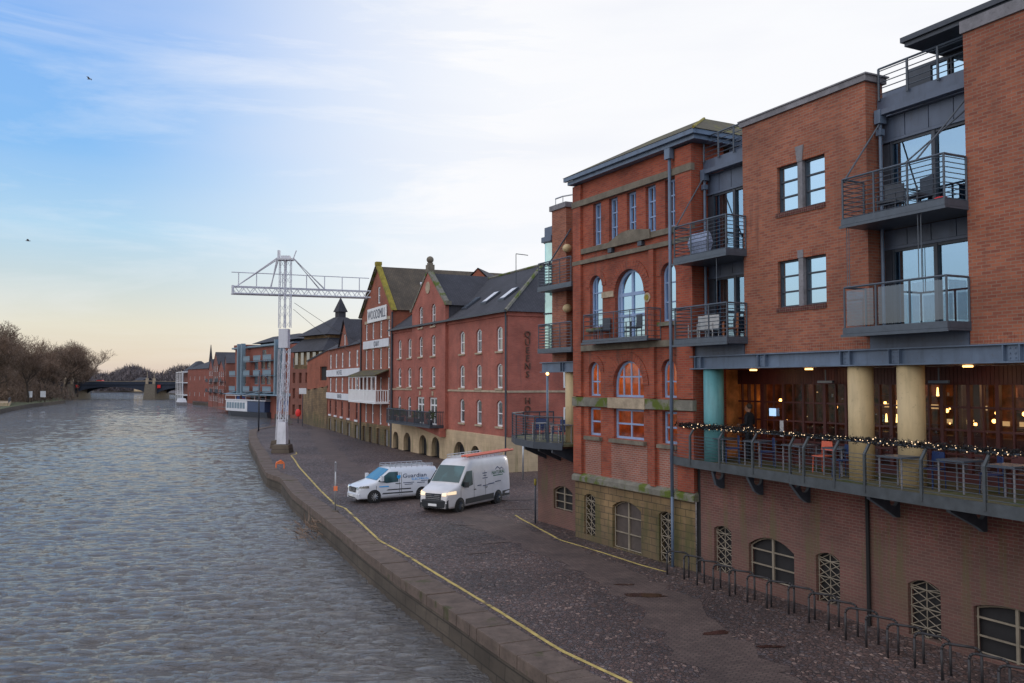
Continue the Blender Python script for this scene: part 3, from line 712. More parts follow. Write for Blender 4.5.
# round-holed cantilever brackets
for u in (1.33, 3.02, 4.83, 7.70, 9.95, 12.2):
    mb = MB(); vo = ev(u) + .06; prof = [(0, 3.44), (vo, 3.44), (vo, 3.30), (-.32, 2.92), (-.12, 2.80), (0, 2.80)]
    cx = [(-.20, 3.22, .15), (-.48, 3.30, .085), (-.66, 3.35, .05)]
    # plate as a grid of small strips leaving the holes open
    k = 44
    for i in range(k):
        a, b = vo + (0 - vo) * i / k, vo + (0 - vo) * (i + 1) / k; m = (a + b) / 2
        zl = 3.30 + (2.92 - 3.30) * (m - vo) / (-.32 - vo) if m < -.32 else (2.92 - .12 * (m + .32) / .2 if m < -.12 else 2.80)
        segs = [(zl, 3.44)]
        for (c, z, r) in cx:
            if c - r < vo + .03: continue
            if abs(m - c) < r:
                dz = math.sqrt(r * r - (m - c) ** 2); x0, x1 = segs.pop(); segs += [(x0, z - dz), (z + dz, x1)]
        for (p, q) in segs:
            if q > p: mb.box(u - .05, u + .05, a, b, p, q)
    mb.build('bracket', 'dark_steel', deck)
# columns
for (u, mt) in ((.62, 'column_teal'), (6.42, 'column'), (7.93, 'column'), (13.5, 'column')):
    MB().tube((u, .24, 3.56), (u, .24, 6.455), .315, n=28).build('column', mt, A1)
# bar front
mb = MB(); mb.box(-.3, UE, 1.9, 1.98, 5.98, 6.45); mb.box(-.3, UE, 1.9, 1.98, 3.56, 3.80)
mb.face([(-.3, .0, 6.452), (UE, .0, 6.452), (UE, 1.98, 6.452), (-.3, 1.98, 6.452)])
bays = [(-.25, .32), (.36, .92), (.98, 1.05), (1.10, 1.88), (1.96, 2.72), (2.80, 3.55), (3.66, 4.36), (4.44, 5.14), (5.22, 5.9), (6.0, 6.7), (6.78, 7.45), (7.55, 8.2), (8.3, 8.95), (9.05, 9.72)]
for (a, b), (c, d) in zip(bays, bays[1:]): mb.box(b, c, 1.88, 1.99, 3.8, 5.98)
mb.box(9.72, 10.6, 1.88, 1.99, 3.8, 5.98)
for k in range(12): mb.box(10.6 + k * .7, 10.68 + k * .7, 1.88, 1.99, 3.8, 5.98)
for (a, b) in bays: mb.box((a + b) / 2 - .022, (a + b) / 2 + .022, 1.895, 1.96, 3.8, 5.98)
for z in (4.25, 4.85, 5.42): mb.box(-.25, 9.72, 1.9, 1.965, z - .025, z + .025)
for i in range(int(19 / .11)): mb.box(-.28 + i * .11, -.28 + i * .11 + .098, 1.885, 1.899, 6.0, 6.44)
mb.build('bar_front', 'maroon', A1)
for (a, b) in bays: MB().face([(a, 1.94, 3.8), (b, 1.94, 3.8), (b, 1.94, 5.98), (a, 1.94, 5.98)]).build('bar_window', 'glass_bar', A1)
rm = MB(); rm.face([(-.3, 5.6, 3.5), (UE, 5.6, 3.5), (UE, 5.6, 6.45), (-.3, 5.6, 6.45)]); rm.face([(-.3, 2, 6.40), (UE, 2, 6.40), (UE, 5.6, 6.40), (-.3, 5.6, 6.40)])
rm.face([(-.3, 2, 3.57), (UE, 2, 3.57), (UE, 5.6, 3.57), (-.3, 5.6, 3.57)]); rm.face([(-.31, 0, 3.5), (-.31, 5.6, 3.5), (-.31, 5.6, 6.45), (-.31, 0, 6.45)]); rm.face([(UE - .1, 0, 3.5), (UE - .1, 5.6, 3.5), (UE - .1, 5.6, 6.45), (UE - .1, 0, 6.45)])
rm.build('bar_room', 'warm_wall', A1)
mb = MB()      # shelves and bar counter inside
for z in (4.3, 4.75, 5.2, 5.6):
    mb.box(2.6, 6.0, 5.2, 5.5, z, z + .03); mb.box(7.0, 10.5, 5.2, 5.5, z, z + .03)
mb.box(2.2, 9.8, 3.9, 4.4, 3.57, 4.55); mb.box(10.6, UE, 4.6, 5.5, 3.57, 5.4)
for u in (6.25, 6.8, .9): mb.box(u, u + .25, 4.0, 4.2, 3.57, 6.4)
mb.build('bar_shelves', 'maroon', A1)
for i in range(14): u = 2.7 + i * .56; zz = 4.82 if i % 3 else 5.24; MB().box(u, u + .17 + .1 * (i % 2), 5.45, 5.48, zz, zz + .13).build('shelf_light', 'shelf_light', A1)
random.seed(21)
for i in range(34):
    u = random.uniform(-.1, 11.8); v = random.uniform(2.6, 5.3); z = random.uniform(4.75, 5.9); k_ = random.choice((.03, .045, .07)); MB().box(u, u + k_, v, v + .03, z, z + k_ * random.choice((1, 1, 2.2))).build('glow', random.choice(('bulb', 'shelf_light', 'bulb_soft', 'white_dirty')), A1)
MB().box(3.1, 3.36, 2.3, 2.32, 4.10, 4.24).build('fridge_light', 'screen_green', A1)
MB().box(1.34, 1.62, 1.86, 1.885, 4.98, 5.22).build('notice', 'screen_blue', A1)
MB().box(1.80, 1.95, 1.86, 1.878, 4.35, 4.85).build('notice', 'white_dirty', A1)
mb = MB()
for i in range(60):
    u = random.choice((random.uniform(2.7, 5.9), random.uniform(7.1, 10.4))); z = random.choice((4.33, 4.78, 5.23, 5.63)); mb.mi = random.randrange(4); mb.tube((u, 5.3, z), (u, 5.3, z + .26), .04, .018, 6)
mb.build('bottles', ['green', 'wood', 'glass_rail', 'bulb_soft'], A1)  # some bottles glow: lamplight on them put into an emissive material
for (u, v) in ((1.6, 1.0), (3.9, 1.0), (8.9, 1.0), (13, 1.0)): MB().tube((u, v, 6.44), (u, v, 6.40), .11, n=14).build('downlight', 'bulb_soft', A1)
for u in (4.0, 7.7): mb = MB(); mb.box(u - .28, u + .28, 1.5, 1.58, 6.02, 6.09); mb.tube((u, 1.54, 6.09), (u, 1.54, 6.4), .02); mb.build('terrace_heater', 'steel_blue', A1)
def plight(p, e, parent, c=(1, .50, .20), r=.25):
    l = bpy.data.lights.new('bar_lamp_light', 'POINT'); l.energy = e; l.color = c; l.shadow_soft_size = r
    o = bpy.data.objects.new('bar_lamp_light', l); COL.objects.link(o); o.parent = parent; o.location = p
for (u, v, e) in ((1.0, 3.5, 6), (4.0, 4.7, 13), (7.6, 4.6, 15), (9.6, 3.2, 15)): plight((u, v, 5.9), e, A1)
for (u, v) in ((1.6, 1.0), (3.9, 1.0), (8.9, 1.0)): plight((u, v, 6.25), 2.2, A1, (1, .6, .3), .1)
def a1(u, v, z):     # a point of the near block in the world
    c, s = math.cos(R(-63.62)), math.sin(R(-63.62)); return (5.897 + c * u - s * v, 28.044 + s * u + c * v, z)

# ================================================================== ORNATE RED BRICK BUILDING
A2 = thing('victorian_building', 'bright red brick building with round-arched blue windows and five tall top windows', 'building', (5.897, 28.044, 0), -62.06)
UL = -7.20
TOPW = [(-5.92, -5.37), (-4.84, -4.27), (-3.70, -3.13), (-2.57, -1.99), (-1.47, -.93)]
topw = [(a, b, 11.27, 12.90) for a, b in TOPW]
DOOR = (-4.47, -2.66, 7.50, 10.12, .90)
ARS = [(-6.16, -5.30, 8.13, 10.12, .43), (-1.72, -.90, 8.10, 10.08, .41)]
MID = [(-6.26, -5.46, 5.52, 6.82, .40), (-1.72, -.93, 5.52, 6.82, .40)]; MIDC = (-4.60, -2.76, 5.50, 6.82, .88)
LOW = [(-6.30, -5.46, 4.02, 5.08), (-4.60, -2.76, 4.00, 5.08), (-1.72, -.93, 3.98, 5.06)]
mb = MB()
wall(mb, UL, -.0, 2.46, 13.85, topw + [DOOR] + ARS + MID + [MIDC] + LOW, .0, .20)
mb.face([(0, 0, 2.4), (0, 1.3, 2.4), (0, 1.3, 13.85), (0, 0, 13.85)]); mb.face([(UL, 0, 2.4), (UL, 7, 2.4), (UL, 7, 13.85), (UL, 0, 13.85)][::-1]); mb.face([(UL, 7, 2.4), (0, 7, 2.4), (0, 7, 13.85), (UL, 7, 13.85)])
mb.build('wall', 'brick_red', A2)
for (a, b) in ((UL - .03, -6.66), (-2.28, -2.02), (-.80, .03)):
    zt = 13.80 if a != -2.28 else 10.62
    MB().box(a, b, -.11, .0 - .002, 2.50, 5.08).build('pilaster', 'brick_red', A2); MB().box(a, b, -.11, -.002, 5.50, zt).build('pilaster', 'brick_red', A2)
# repaired pale brickwork under the lower windows
for (a, b) in ((-6.50, -5.44), (-4.74, -2.56), (-1.88, -.86)): MB().box(a, b, -.012, -.002, 2.52, 3.84).build('brick_panel', 'brick_patch', A2)
mb = MB(); mb.box(UL - .06, .05, -.14, .02, 12.94, 13.17); mb.build('stone_band', 'stone', A2)
mb = MB(); mb.box(UL - .05, .04, -.10, .02, 11.04, 11.24)
mb.prism_y([(-5.3, 11.02), (-2.15, 11.02), (-2.15, 11.34), (-3.3, 11.50), (-3.9, 11.46)], -.16, -.102); mb.build('stone_pediment', 'stone', A2)
MB().box(UL - .05, .04, -.13, .02, 10.64, 10.80).build('stone_band', 'stone', A2)
MB().box(-6.64, -5.9, -.13, .02, 7.24, 7.46).build('stone_band', 'stone', A2); MB().box(-5.9, .04, -.13, .02, 7.24, 7.46).build('stone_band', 'stone', A2)
MB().box(UL - .05, -4.75, -.15, .02, 5.12, 5.46).build('stone_band', 'stone_moss', A2); MB().box(-4.74, -2.5, -.18, .02, 5.10, 5.48).build('stone_lintel', 'stone_cream', A2); MB().box(-2.49, .04, -.15, .02, 5.12, 5.46).build('stone_band', 'stone_moss', A2)
for (a, b, z) in ((-6.25, -5.25, 8.10), (-1.80, -.84, 8.07), (-6.45, -5.35, 3.98), (-4.74, -2.6, 3.97), (-1.88, -.82, 3.95)): MB().box(a, b, -.14, .02, z - .13, z - .003).build('sill', 'stone_moss' if z > 5 else 'stone', A2)
mb = MB(); mb.loft([[(UL - .08, -.16, 2.22), (.06, -.16, 2.22), (.06, .3, 2.22), (UL - .08, .3, 2.22)], [(UL - .08, -.16, 2.40), (.06, -.16, 2.40), (.06, .3, 2.40), (UL - .08, .3, 2.40)], [(UL - .04, -.02, 2.52), (.03, -.02, 2.52), (.03, .3, 2.52), (UL - .04, .3, 2.52)]]); mb.build('stone_ledge', 'stone_moss', A2)
for (a, b) in ((-5.28, -4.5),): MB().box(a, b, -.06, -.002, 9.2, 9.42).build('stone_block', 'stone_cream', A2)
for u in (-4.6, -2.75): MB().box(u - .12, u + .12, -.15, -.002, 10.84, 11.0).build('camera_box', 'dark_steel', A2)
mb = MB(); mb.tube((-2.35, -.14, 8.98), (-2.35, -.10, 8.98), .17, n=18); p = mb.build('wall_plaque', 'stone_cream', A2); MB().tube((-2.35, -.16, 8.98), (-2.35, -.141, 8.98), .10, n=14).build('plaque_centre', 'moss_yellow', p)
# brick arch rings round the openings
def ring(h, t=.24, v=-.03, mat='brick_red', par=A2):
    u0, u1, z0, z1, rise = h; c = (u0 + u1) / 2; hw = (u1 - u0) / 2; zs = z1 - rise; n = 22; mb = MB()
    for i in range(n):
        a, b = math.pi * (i + .04) / n, math.pi * (i + .96) / n
        P = lambda w, r, q: (c + w * math.cos(q), zs + r * math.sin(q))
        q4 = [P(hw, rise, a), P(hw, rise, b), P(hw + t, rise + t, b), P(hw + t, rise + t, a)]
        mb.prism_y(q4, v, -.001)
    return mb.build('brick_arch', mat, par)
ring(DOOR, .36, -.05); [ring(h) for h in ARS + MID]; ring(MIDC, .30)
for h in topw: window(A2, h, .13, 'blue_frame', 'pane', 2, 3, .07, .045)
for h in ARS: window(A2, h, .13, 'blue_frame', 'pane', 2, 3, .07, .04, vs=[.28])
for h in MID: window(A2, h, .13, 'blue_frame', 'glass_bar', 1, 2, .07, .05, hs=[.42], vs=[.5])
window(A2, MIDC, .13, 'blue_frame', 'glass_bar', 4, 1, .08, .05, hs=[.56])
for i, h in enumerate(LOW): window(A2, h, .13, 'blue_frame', 'glass_bar', 2 if i == 1 else 1, 2, .08, .06, hs=[.5])
window(A2, DOOR, .13, 'blue_frame', 'pane', 2, 1, .10, .12, hs=[.36, .66], vs=[.12, .5], name='balcony_door')
rm = MB()
for v in (3.2,): rm.face([(UL + .2, v, 2.6), (-.1, v, 2.6), (-.1, v, 7.1), (UL + .2, v, 7.1)])
rm.face([(UL + .2, .22, 7.1), (-.1, .22, 7.1), (-.1, v, 7.1), (UL + .2, v, 7.1)]); rm.face([(UL + .2, .22, 3.6), (-.1, .22, 3.6), (-.1, v, 3.6), (UL + .2, v, 3.6)])
for u in (UL + .2, -.1): rm.face([(u, .22, 2.6), (u, v, 2.6), (u, v, 7.1), (u, .22, 7.1)])
rm.build('dining_room', 'warm_dining', A2)
for (u, v, e) in ((-5.6, 1.6, 40), (-3.2, 2.2, 16), (-1.2, 1.5, 34)): plight((u, v, 6.4), e, A2, (1, .5, .2), .2)
# basement storey of buff stone
BD = (-4.66, -2.90, .03, 1.78, .26); BL = [(-6.57, -5.80, .20, 1.78, .14), (-1.90, -1.12, .02, 1.72, .14)]
mb = MB(); wall(mb, UL, 0.0, -.05, 2.215, [BD] + BL, -.04, .24); mb.face([(UL, -.04, -.05), (UL, 1, -.05), (UL, 1, 2.215), (UL, -.04, 2.215)][::-1]); mb.build('basement_wall', 'stone_buff', A2)
for h in [BD] + BL: MB().face([(h[0], .2, h[2]), (h[1], .2, h[2]), (h[1], .2, h[3]), (h[0], .2, h[3])]).build('dark_opening', 'dark_hole', A2)
for h in BL: lattice(A2, h, .05, 'lattice', 3, .017)
mb = MB(); pts = outline(BD, .05); mb.face([(p, .12, q) for p, q in pts]); d = mb.build('double_door', 'maroon', A2)
M['door_grey'] = plain('grey brown door', (.075, .058, .052), .7, .2); d.data.materials[0] = M['door_grey']
shutter(A2, BD, .08, 3)
mb = MB(); mb.prism_y([(p, z) for p, z in [(UL - .10, 13.86), (.42, 13.86), (.42, 14.0), (UL - .10, 14.0)]], -.30, .3); mb.box(UL - .22, .52, -.42, -.30, 14.003, 14.15); mb.box(.40, .52, -.29, 6.5, 14.003, 14.15); mb.box(.03, .40, .3, 6, 13.86, 13.99); mb.build('cornice', 'steel_blue', A2)
E1, E2 = (UL - .26, .56), (-.44, 6.7); rz = 15.62
mb = MB(); a, b, c, d_ = (E1[0], E2[0], 14.16), (E1[1], E2[0], 14.16), (E1[1], E2[1], 14.16), (E1[0], E2[1], 14.16); r1, r2 = (-2.3, 2.45, rz), (-5.3, 2.45, rz)
mb.face([a, b, r1, r2]); mb.face([b, c, (-2.3, 3.8, rz), r1]); mb.face([c, d_, (-5.3, 3.8, rz), (-2.3, 3.8, rz)]); mb.face([d_, a, r2, (-5.3, 3.8, rz)]); mb.face([r1, (-2.3, 3.8, rz), (-5.3, 3.8, rz), r2]); mb.face([a, d_, c, b]); rf = mb.build('roof', 'tile_moss', A2)
mb = MB(); mb.tube((E1[1], E2[0], 14.17), (-2.3, 2.45, rz), .05); mb.build('hip_ridge', 'moss_yellow', rf)
MB().tube((-.98, -.19, 2.3), (-.98, -.19, 13.9), .055, n=8).build('downpipe', 'steel_blue', A2); MB().tube((-.98, -.19, 0), (-.98, -.19, 2.29), .05, n=8).build('downpipe', 'steel_blue', A2)
MB().box(-1.12, -.84, -.30, -.12, 13.5, 13.85).build('rain_hopper', 'steel_blue', A2)
mb = MB(); mb.box(-5.75, -1.72, -.62, -.02, 7.48, 7.53); mb.box(-5.75, -1.72, -.62, -.55, 7.54, 7.62); mb.box(-5.79, -1.68, -.66, -.621, 7.45, 7.52); bal = mb.build('balcony', 'rail', A2)
mb = MB(); rail(mb, [(-5.72, -.02)] + split((-5.72, -.58), (-1.75, -.58), 4) + [(-1.75, -.02)], 7.56, 1.0, 6, .010, .022, .018); mb.build('railing', 'rail', bal)

# ------------------------------------------------------------------ corner wing with glass stair bay and wrap-round terrace
A3 = thing('corner_wing', 'narrow brick and green glass wing left of the bright red building, on a cream column', 'building', (5.897, 28.044, 0), -62.06)
mb = MB(); wall(mb, -9.96, -8.80, 6.9, 13.36, [], .55, .1)
mb.face([(-8.80, .55, 6.9), (-8.80, 1.3, 6.9), (-8.80, 1.3, 13.36), (-8.80, .55, 13.36)]); mb.face([(-8.8, 1.3, 6.9), (UL - .01, 1.3, 6.9), (UL - .01, 1.3, 12.6), (-8.8, 1.3, 12.6)]); mb.face([(-9.96, .55, 6.9), (-9.96, 5, 6.9), (-9.96, 5, 13.36), (-9.96, .55, 13.36)][::-1]); mb.face([(-9.96, .8, 6.9), (UL, .8, 6.9), (UL, 5, 6.9), (-9.96, 5, 6.9)])
mb.build('wall', 'brick_new', A3)
MB().box(-10.06, -8.72, .47, 3.5, 13.363, 13.58).build('coping', 'coping', A3)
mb = MB(); rail(mb, [(-9.9, .7), (-9.3, .7), (-8.8, .9), (-7.7, .9)], 13.58, .34, 0, .01, .03, .02); mb.build('roof_railing', 'alu', A3)
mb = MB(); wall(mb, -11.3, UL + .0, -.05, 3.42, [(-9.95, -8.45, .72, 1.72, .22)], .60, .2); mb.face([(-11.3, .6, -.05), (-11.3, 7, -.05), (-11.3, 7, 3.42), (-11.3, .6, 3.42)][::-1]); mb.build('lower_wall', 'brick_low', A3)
MB().face([(-9.95, .8, .72), (-8.45, .8, .72), (-8.45, .8, 1.72), (-9.95, .8, 1.72)]).build('dark_opening', 'dark_hole', A3); shutter(A3, (-9.95, -8.45, .72, 1.72, .22), .70, 3)
for (za, zb) in ((7.35, 8.95), (9.02, 10.2), (10.27, 11.1), (11.17, 12.05)):      # curtain wall, bowed out
    arc = [(-10.72 + .76 * i / 8, .95 - .50 * math.sin(math.pi * (i + 1.2) / 10.4)) for i in range(9)]; mb = MB()
    for p, q in zip(arc, arc[1:]): mb.face([(p[0], p[1], za), (q[0], q[1], za), (q[0], q[1], zb), (p[0], p[1], zb)])
    p = arc[0]; mb.face([(p[0], p[1], za), (p[0], 4, za), (p[0], 4, zb), (p[0], p[1], zb)][::-1]); g = mb.build('glazed_bay', 'pane_green', A3)
    mb = MB()
    for z in (zb + .035,): mb.prism_z([(x, y - .07) for x, y in arc] + [(-9.97, 1.2), (-10.72, 1.2)], zb + .003, zb + .06)
    mb.build('glazing_bar', 'dark_steel', g)
mb = MB(); mb.box(-10.8, -9.97, .5, 2.5, 12.12, 12.35); mb.box(-10.6, -9.97, .55, 2.2, 12.353, 12.75); mb.build('bay_roof', 'zinc', A3)
mb = MB(); mb.box(-10.75, UL, .50, .54, 6.49, 6.88); mb.box(-10.78, UL, .40, .75, 6.86, 6.895); mb.box(-10.78, UL, .40, .75, 6.46, 6.49)
for u in (-9.1, -8.9): mb.box(u - .015, u + .015, .42, .499, 6.492, 6.858)
mb.build('steel_beam', 'steel_blue', A3)
MB().tube((-8.72, .80, 3.56), (-8.72, .80, 6.46), .31, n=24).build('column', 'column', A3)
mb = MB(); mb.box(-10.6, UL, .7, 4.9, 6.75, 6.88); mb.box(UL - .35, UL - .02, .2, 6, 3.5, 6.86); mb.build('side_wall', 'maroon', A3)
for z in (7.25, 9.85):
    mb = MB(); mb.box(-9.95, UL - .05, -.18, 1.25, z, z + .05); mb.box(-9.95, UL - .05, -.18, -.11, z + .055, z + .2); b = mb.build('balcony', 'rail', A3)
    mb = MB(); rail(mb, [(-9.9, .5)] + split((-9.9, -.15), (UL - .1, -.15), 3), z + .1, 1.1, 9, .012, .026, .022); mb.build('railing', 'rail', b)
MB().tube((-9.9, .3, 11.0), (-8.5, .6, 12.4), .03).build('tie_rod', 'rail', A3)
for z in (11.6, 9.1): mb = MB(); mb.ball((-8.65, .5, z), .2, 8, .9); mb.build('globe_lamp', 'column', A3)
T3 = [(-7.72, -.30), (-9.1, -.80), (-11.4, -.42), (-13.2, .35), (-13.9, 1.3), (-14.0, 3.0), (-11.3, 3.2), (UL, 3.2)]
MB().prism_z(T3, 3.47, 3.57).build('terrace', 'deck', A3)
mb = MB(); ep = T3[:6]
for a, b in zip(ep, ep[1:]):
    d = Vector((b[0] - a[0], b[1] - a[1])).normalized(); n_ = Vector((-d.y, d.x)) * .05; mb.prism_z([a, b, (b[0] + n_.x, b[1] + n_.y), (a[0] + n_.x, a[1] + n_.y)], 3.34, 3.62)
mb.build('edge_channel', 'dark_steel', A3)
mb = MB(); pp = [ep[0], (-8.4, -.56), ep[1], (-10.2, -.63), ep[2], ep[3], ep[4], (-13.95, 2.2), ep[5]]
rail(mb, pp, 3.6, 1.04, 9, .009, .03, .035); mb.build('terrace_railing', 'dark_steel', A3)
for u in (-8.3, -9.4, -10.6): MB().prism_y([(u, 3.33), (u + 0.0, 3.33)] + [], 0, 0) if 0 else MB().loft([[(u - .06, -.45, 3.2), (u + .06, -.45, 3.2), (u + .06, -.45, 3.34), (u - .06, -.45, 3.34)], [(u - .06, .6, 2.75), (u + .06, .6, 2.75), (u + .06, .6, 3.34), (u - .06, .6, 3.34)]]).build('bracket', 'dark_steel', A3)
MB().loft([[(-13.2, .9, 3.25), (-13.2, 1.1, 3.25), (-13.2, 1.1, 3.34), (-13.2, .9, 3.34)], [(-11.3, .9, 2.8), (-11.3, 1.1, 2.8), (-11.3, 1.1, 3.34), (-11.3, .9, 3.34)]]).build('bracket', 'dark_steel', A3)

# ================================================================== HOTEL (pink red brick, gable with ball finial)
A4 = thing('hotel_building', 'pink red brick hotel with ball-topped gable, slate roof and vertical bronze letters', 'building', (-.268, 58.568, 0), -64.05)
XL = -24.9; EZ = 10.95
r3, r2_, r1_ = (8.18, 9.89), (5.62, 7.33), (3.0, 4.78)
hw = .48; holes = []; wins = []
for c in (-22.7, -20.0, -8.0, -4.85, -1.35):
    for (z0, z1) in (r1_, r2_, r3): wins.append((c - hw, c + hw, z0, z1, .22))
gw = []
for c in (-16.45, -13.5):
    for (z0, z1) in (r2_, r3, (10.62, 12.42)): gw.append((c - hw, c + hw, z0, z1, .22))
fd = [(-17.35, -15.55, 2.55, 4.80), (-14.4, -12.6, 2.55, 4.80)]
ARC = [(-24.2, -22.6, .0, 1.55, .7), (-21.2, -19.3, .0, 1.6, .8), (-17.2, -15.3, .0, 1.62, .8), (-14.2, -12.4, .0, 1.62, .8), (-9.3, -7.2, .0, 1.55, .9), (-6.1, -4.4, .0, 1.45, .8)]
mb = MB(); wall(mb, XL, -18.7, 2.36, EZ, [h for h in wins if h[0] < -19], 0, .16); wall(mb, -10.9, 0, 2.36, EZ, [h for h in wins if h[0] > -10], 0, .16)
mb.face([(0, 0, 2.36), (0, 10.4, 2.36), (0, 10.4, EZ), (0, 0, EZ)]); mb.face([(XL, 10.4, 0), (0, 10.4, 0), (0, 10.4, EZ), (XL, 10.4, EZ)][::-1]); mb.build('wall', 'brick_pink', A4)
GP = -14.75
def gtop(u): return 12.35 + (15.15 - 12.35) * (1 - abs(u - GP) / (GP + 18.65 if u < GP else -10.85 - GP))
mb = MB(); wall(mb, -18.65, -10.85, 2.36, gtop, gw + fd, -.25, .18, brk=(GP,))
for u in (-18.65, -10.85): mb.face([(u, -.25, 2.36), (u, .05, 2.36), (u, .05, 12.35), (u, -.25, 12.35)])
mb.build('gable_wall', 'brick_pink', A4)
mb = MB()
for s, ue in ((-1, -18.65), (1, -10.85)):
    mb.loft([[(ue, -.33, 12.2), (ue, .1, 12.2), (ue + s * .25, .1, 12.2), (ue + s * .25, -.33, 12.2)], [(GP, -.33, 15.15), (GP, .1, 15.15), (GP, .1, 15.42), (GP, -.33, 15.42)]])
    mb.box(min(ue, ue + s * .4), max(ue, ue + s * .4), -.34, .12, 12.1, 12.4)
mb.build('gable_coping', 'stone_moss', A4)
mb = MB(); mb.box(GP - .32, GP + .32, -.35, .2, 15.15, 15.75); mb.box(GP - .18, GP + .18, -.28, .12, 15.75, 15.92); mb.ball((GP, -.08, 16.18), .30, 10); mb.build('ball_finial', 'stone', A4)
MB().tube((GP, -.30, 13.85), (GP, -.252, 13.85), .5, n=20).build('medallion', 'stone_cream', A4)
mb = MB()
MB().box(XL, -18.7, -.10, .01, EZ - .42, EZ - .12).build('dentil_cornice', 'brick_pink', A4); mb.box(-10.8, .10, -.10, .01, EZ - .42, EZ - .12)
mb.box(.002, .10, .015, 10.4, EZ - .42, EZ - .12)
for i in range(26): mb.box(.101, .16, .2 + i * .38, .38 + i * .38, EZ - .2, EZ - .02)
mb.build('dentil_cornice', 'brick_pink', A4)
MB().box(XL, -18.7, -.06, .005, 5.33, 5.47).build('string_course', 'stone_cream', A4); mb = MB(); mb.box(-10.8, .06, -.06, .005, 5.33, 5.47); mb.box(.003, .06, .01, 10.4, 5.33, 5.47); mb.build('string_course', 'stone_cream', A4)
def sash(par, h, v, fm='white', far=False):
    return window(par, h, v, fm, 'pane_far', 1, 2, .11, .07, far=far, hs=[.5], vs=[.5] if (h[1] - h[0]) > 1.2 else [])
for h in wins: sash(A4, h, .10)
for h in gw: sash(A4, h, -.13)
for h in fd: window(A4, h, -.13, 'white', 'pane_far', 2, 3, .14, .12, hs=[.72])
for h in wins + gw:
    vv = -.25 if h in gw else 0
    MB().box(h[0] - .1, h[1] + .1, vv - .1, vv - .003, h[2] - .13, h[2] - .01).build('sill', 'stone_cream', A4)
for c in (-16.45, -13.5): MB().box(c - .14, c + .14, -.32, -.253, 4.95, 5.3).build('keystone', 'stone_cream', A4)
# sloping stone base with round arches
mb = MB(); wall(mb, XL, .03, -.1, 2.33, ARC, -.10, .5); mb.face([(.03, -.1, -.1), (.03, 10.4, -.1), (.03, 10.4, 2.33), (.03, -.1, 2.33)]); mb.face([(XL, -.1, 2.33), (.03, -.1, 2.33), (.03, 0, 2.36), (XL, 0, 2.36)]); mb.build('stone_base', 'stone_pale', A4)
for h in ARC:
    MB().face([(h[0] - .05, .35, h[2]), (h[1] + .05, .35, h[2]), (h[1] + .05, .35, h[3] + .05), (h[0] - .05, .35, h[3] + .05)]).build('dark_opening', 'dark_hole', A4)
    mb = MB()
    for k in range(1, 6): u = h[0] + (h[1] - h[0]) * k / 6; mb.tube((u, .12, h[2]), (u, .12, head(h, u)), .02, n=4)
    mb.build('arch_bars', 'plastic', A4)
mb = MB(); mb.prism_y([(-18.4, 2.42), (-11.0, 2.42), (-11.0, 1.75), (-12.6, 1.95), (-16.0, 2.25)], -.62, -.12); mb.build('brick_corbel', 'brick_pink', A4)
mb = MB(); mb.box(-22.0, -11.1, -1.45, -.26, 2.44, 2.60); b = mb.build('balcony', 'dark_steel', A4)
mb = MB(); rail(mb, [(-22.0, -.2)] + split((-22.0, -1.4), (-11.1, -1.4), 6) + [(-11.1, -.2)], 2.6, 1.1, 3, .02, .04, .04, vertical=True, gap=.16, ); mb.build('railing', 'dark_steel', b)
for u in (XL + .12, -.12): MB().tube((u, -.12, 0), (u, -.12, EZ - .1), .07, n=6).build('downpipe', 'dark_steel', A4)
# roofs
RZ, RV = 14.85, 5.2
SL = (RZ - EZ) / RV
mb = MB(); e = .35
mb.face([(XL, -e, EZ - e * SL + .12), (e, -e, EZ - e * SL + .12), (-4.7, RV, RZ), (XL, RV, RZ)])
mb.face([(e, -e, EZ - e * SL + .12), (e, 10.4 + e, EZ - e * SL + .12), (-4.7, RV, RZ)]); mb.face([(e, 10.4 + e, EZ - e * SL + .12), (XL, 10.4 + e, EZ - e * SL + .12), (XL, RV, RZ), (-4.7, RV, RZ)])
rf = mb.build('roof', 'slate', A4)
MB().tube((e, -e, EZ - e * SL + .15), (-4.7, RV, RZ + .05), .13).build('hip_ridge', 'stone_moss', rf); MB().tube((-4.7, RV, RZ + .03), (XL, RV, RZ + .03), .11).build('ridge_tiles', 'stone_moss', rf)
mb = MB(); g = [(-18.85, 12.10), (GP, 15.05), (-10.65, 12.10)]
mb.face([(g[0][0], .0, g[0][1]), (GP, .0, 15.05), (GP, 8, 15.05), (g[0][0], 8, g[0][1])][::-1]); mb.face([(g[2][0], .0, g[2][1]), (GP, .0, 15.05), (GP, 8, 15.05), (g[2][0], 8, g[2][1])])
for u in (-18.65, -10.85): mb.face([(u, .04, 10.9), (u, 3, 10.9), (u, 3, 12.2), (u, .04, 12.2)])
mb.build('gable_roof', 'slate', A4)
for (u, v) in ((-9.6, 1.35), (-6.5, 1.6), (-3.4, 1.6)):
    z = lambda q: EZ + q * SL + .1
    mb = MB(); mb.loft([[(u - .5, v - .55, z(v - .55)), (u + .5, v - .55, z(v - .55)), (u + .5, v + .65, z(v + .65)), (u - .5, v + .65, z(v + .65))], [(u - .5, v - .55, z(v - .55) + .16), (u + .5, v - .55, z(v - .55) + .16), (u + .5, v + .65, z(v + .65) + .16), (u - .5, v + .65, z(v + .65) + .16)]])
    s_ = mb.build('skylight', 'dark_steel', A4)
    MB().face([(u - .4, v - .45, z(v - .45) + .175), (u + .4, v - .45, z(v - .45) + .175), (u + .4, v + .55, z(v + .55) + .175), (u - .4, v + .55, z(v + .55) + .175)]).build('pane', 'white_dirty' if u > -9 else 'pane_far', s_)
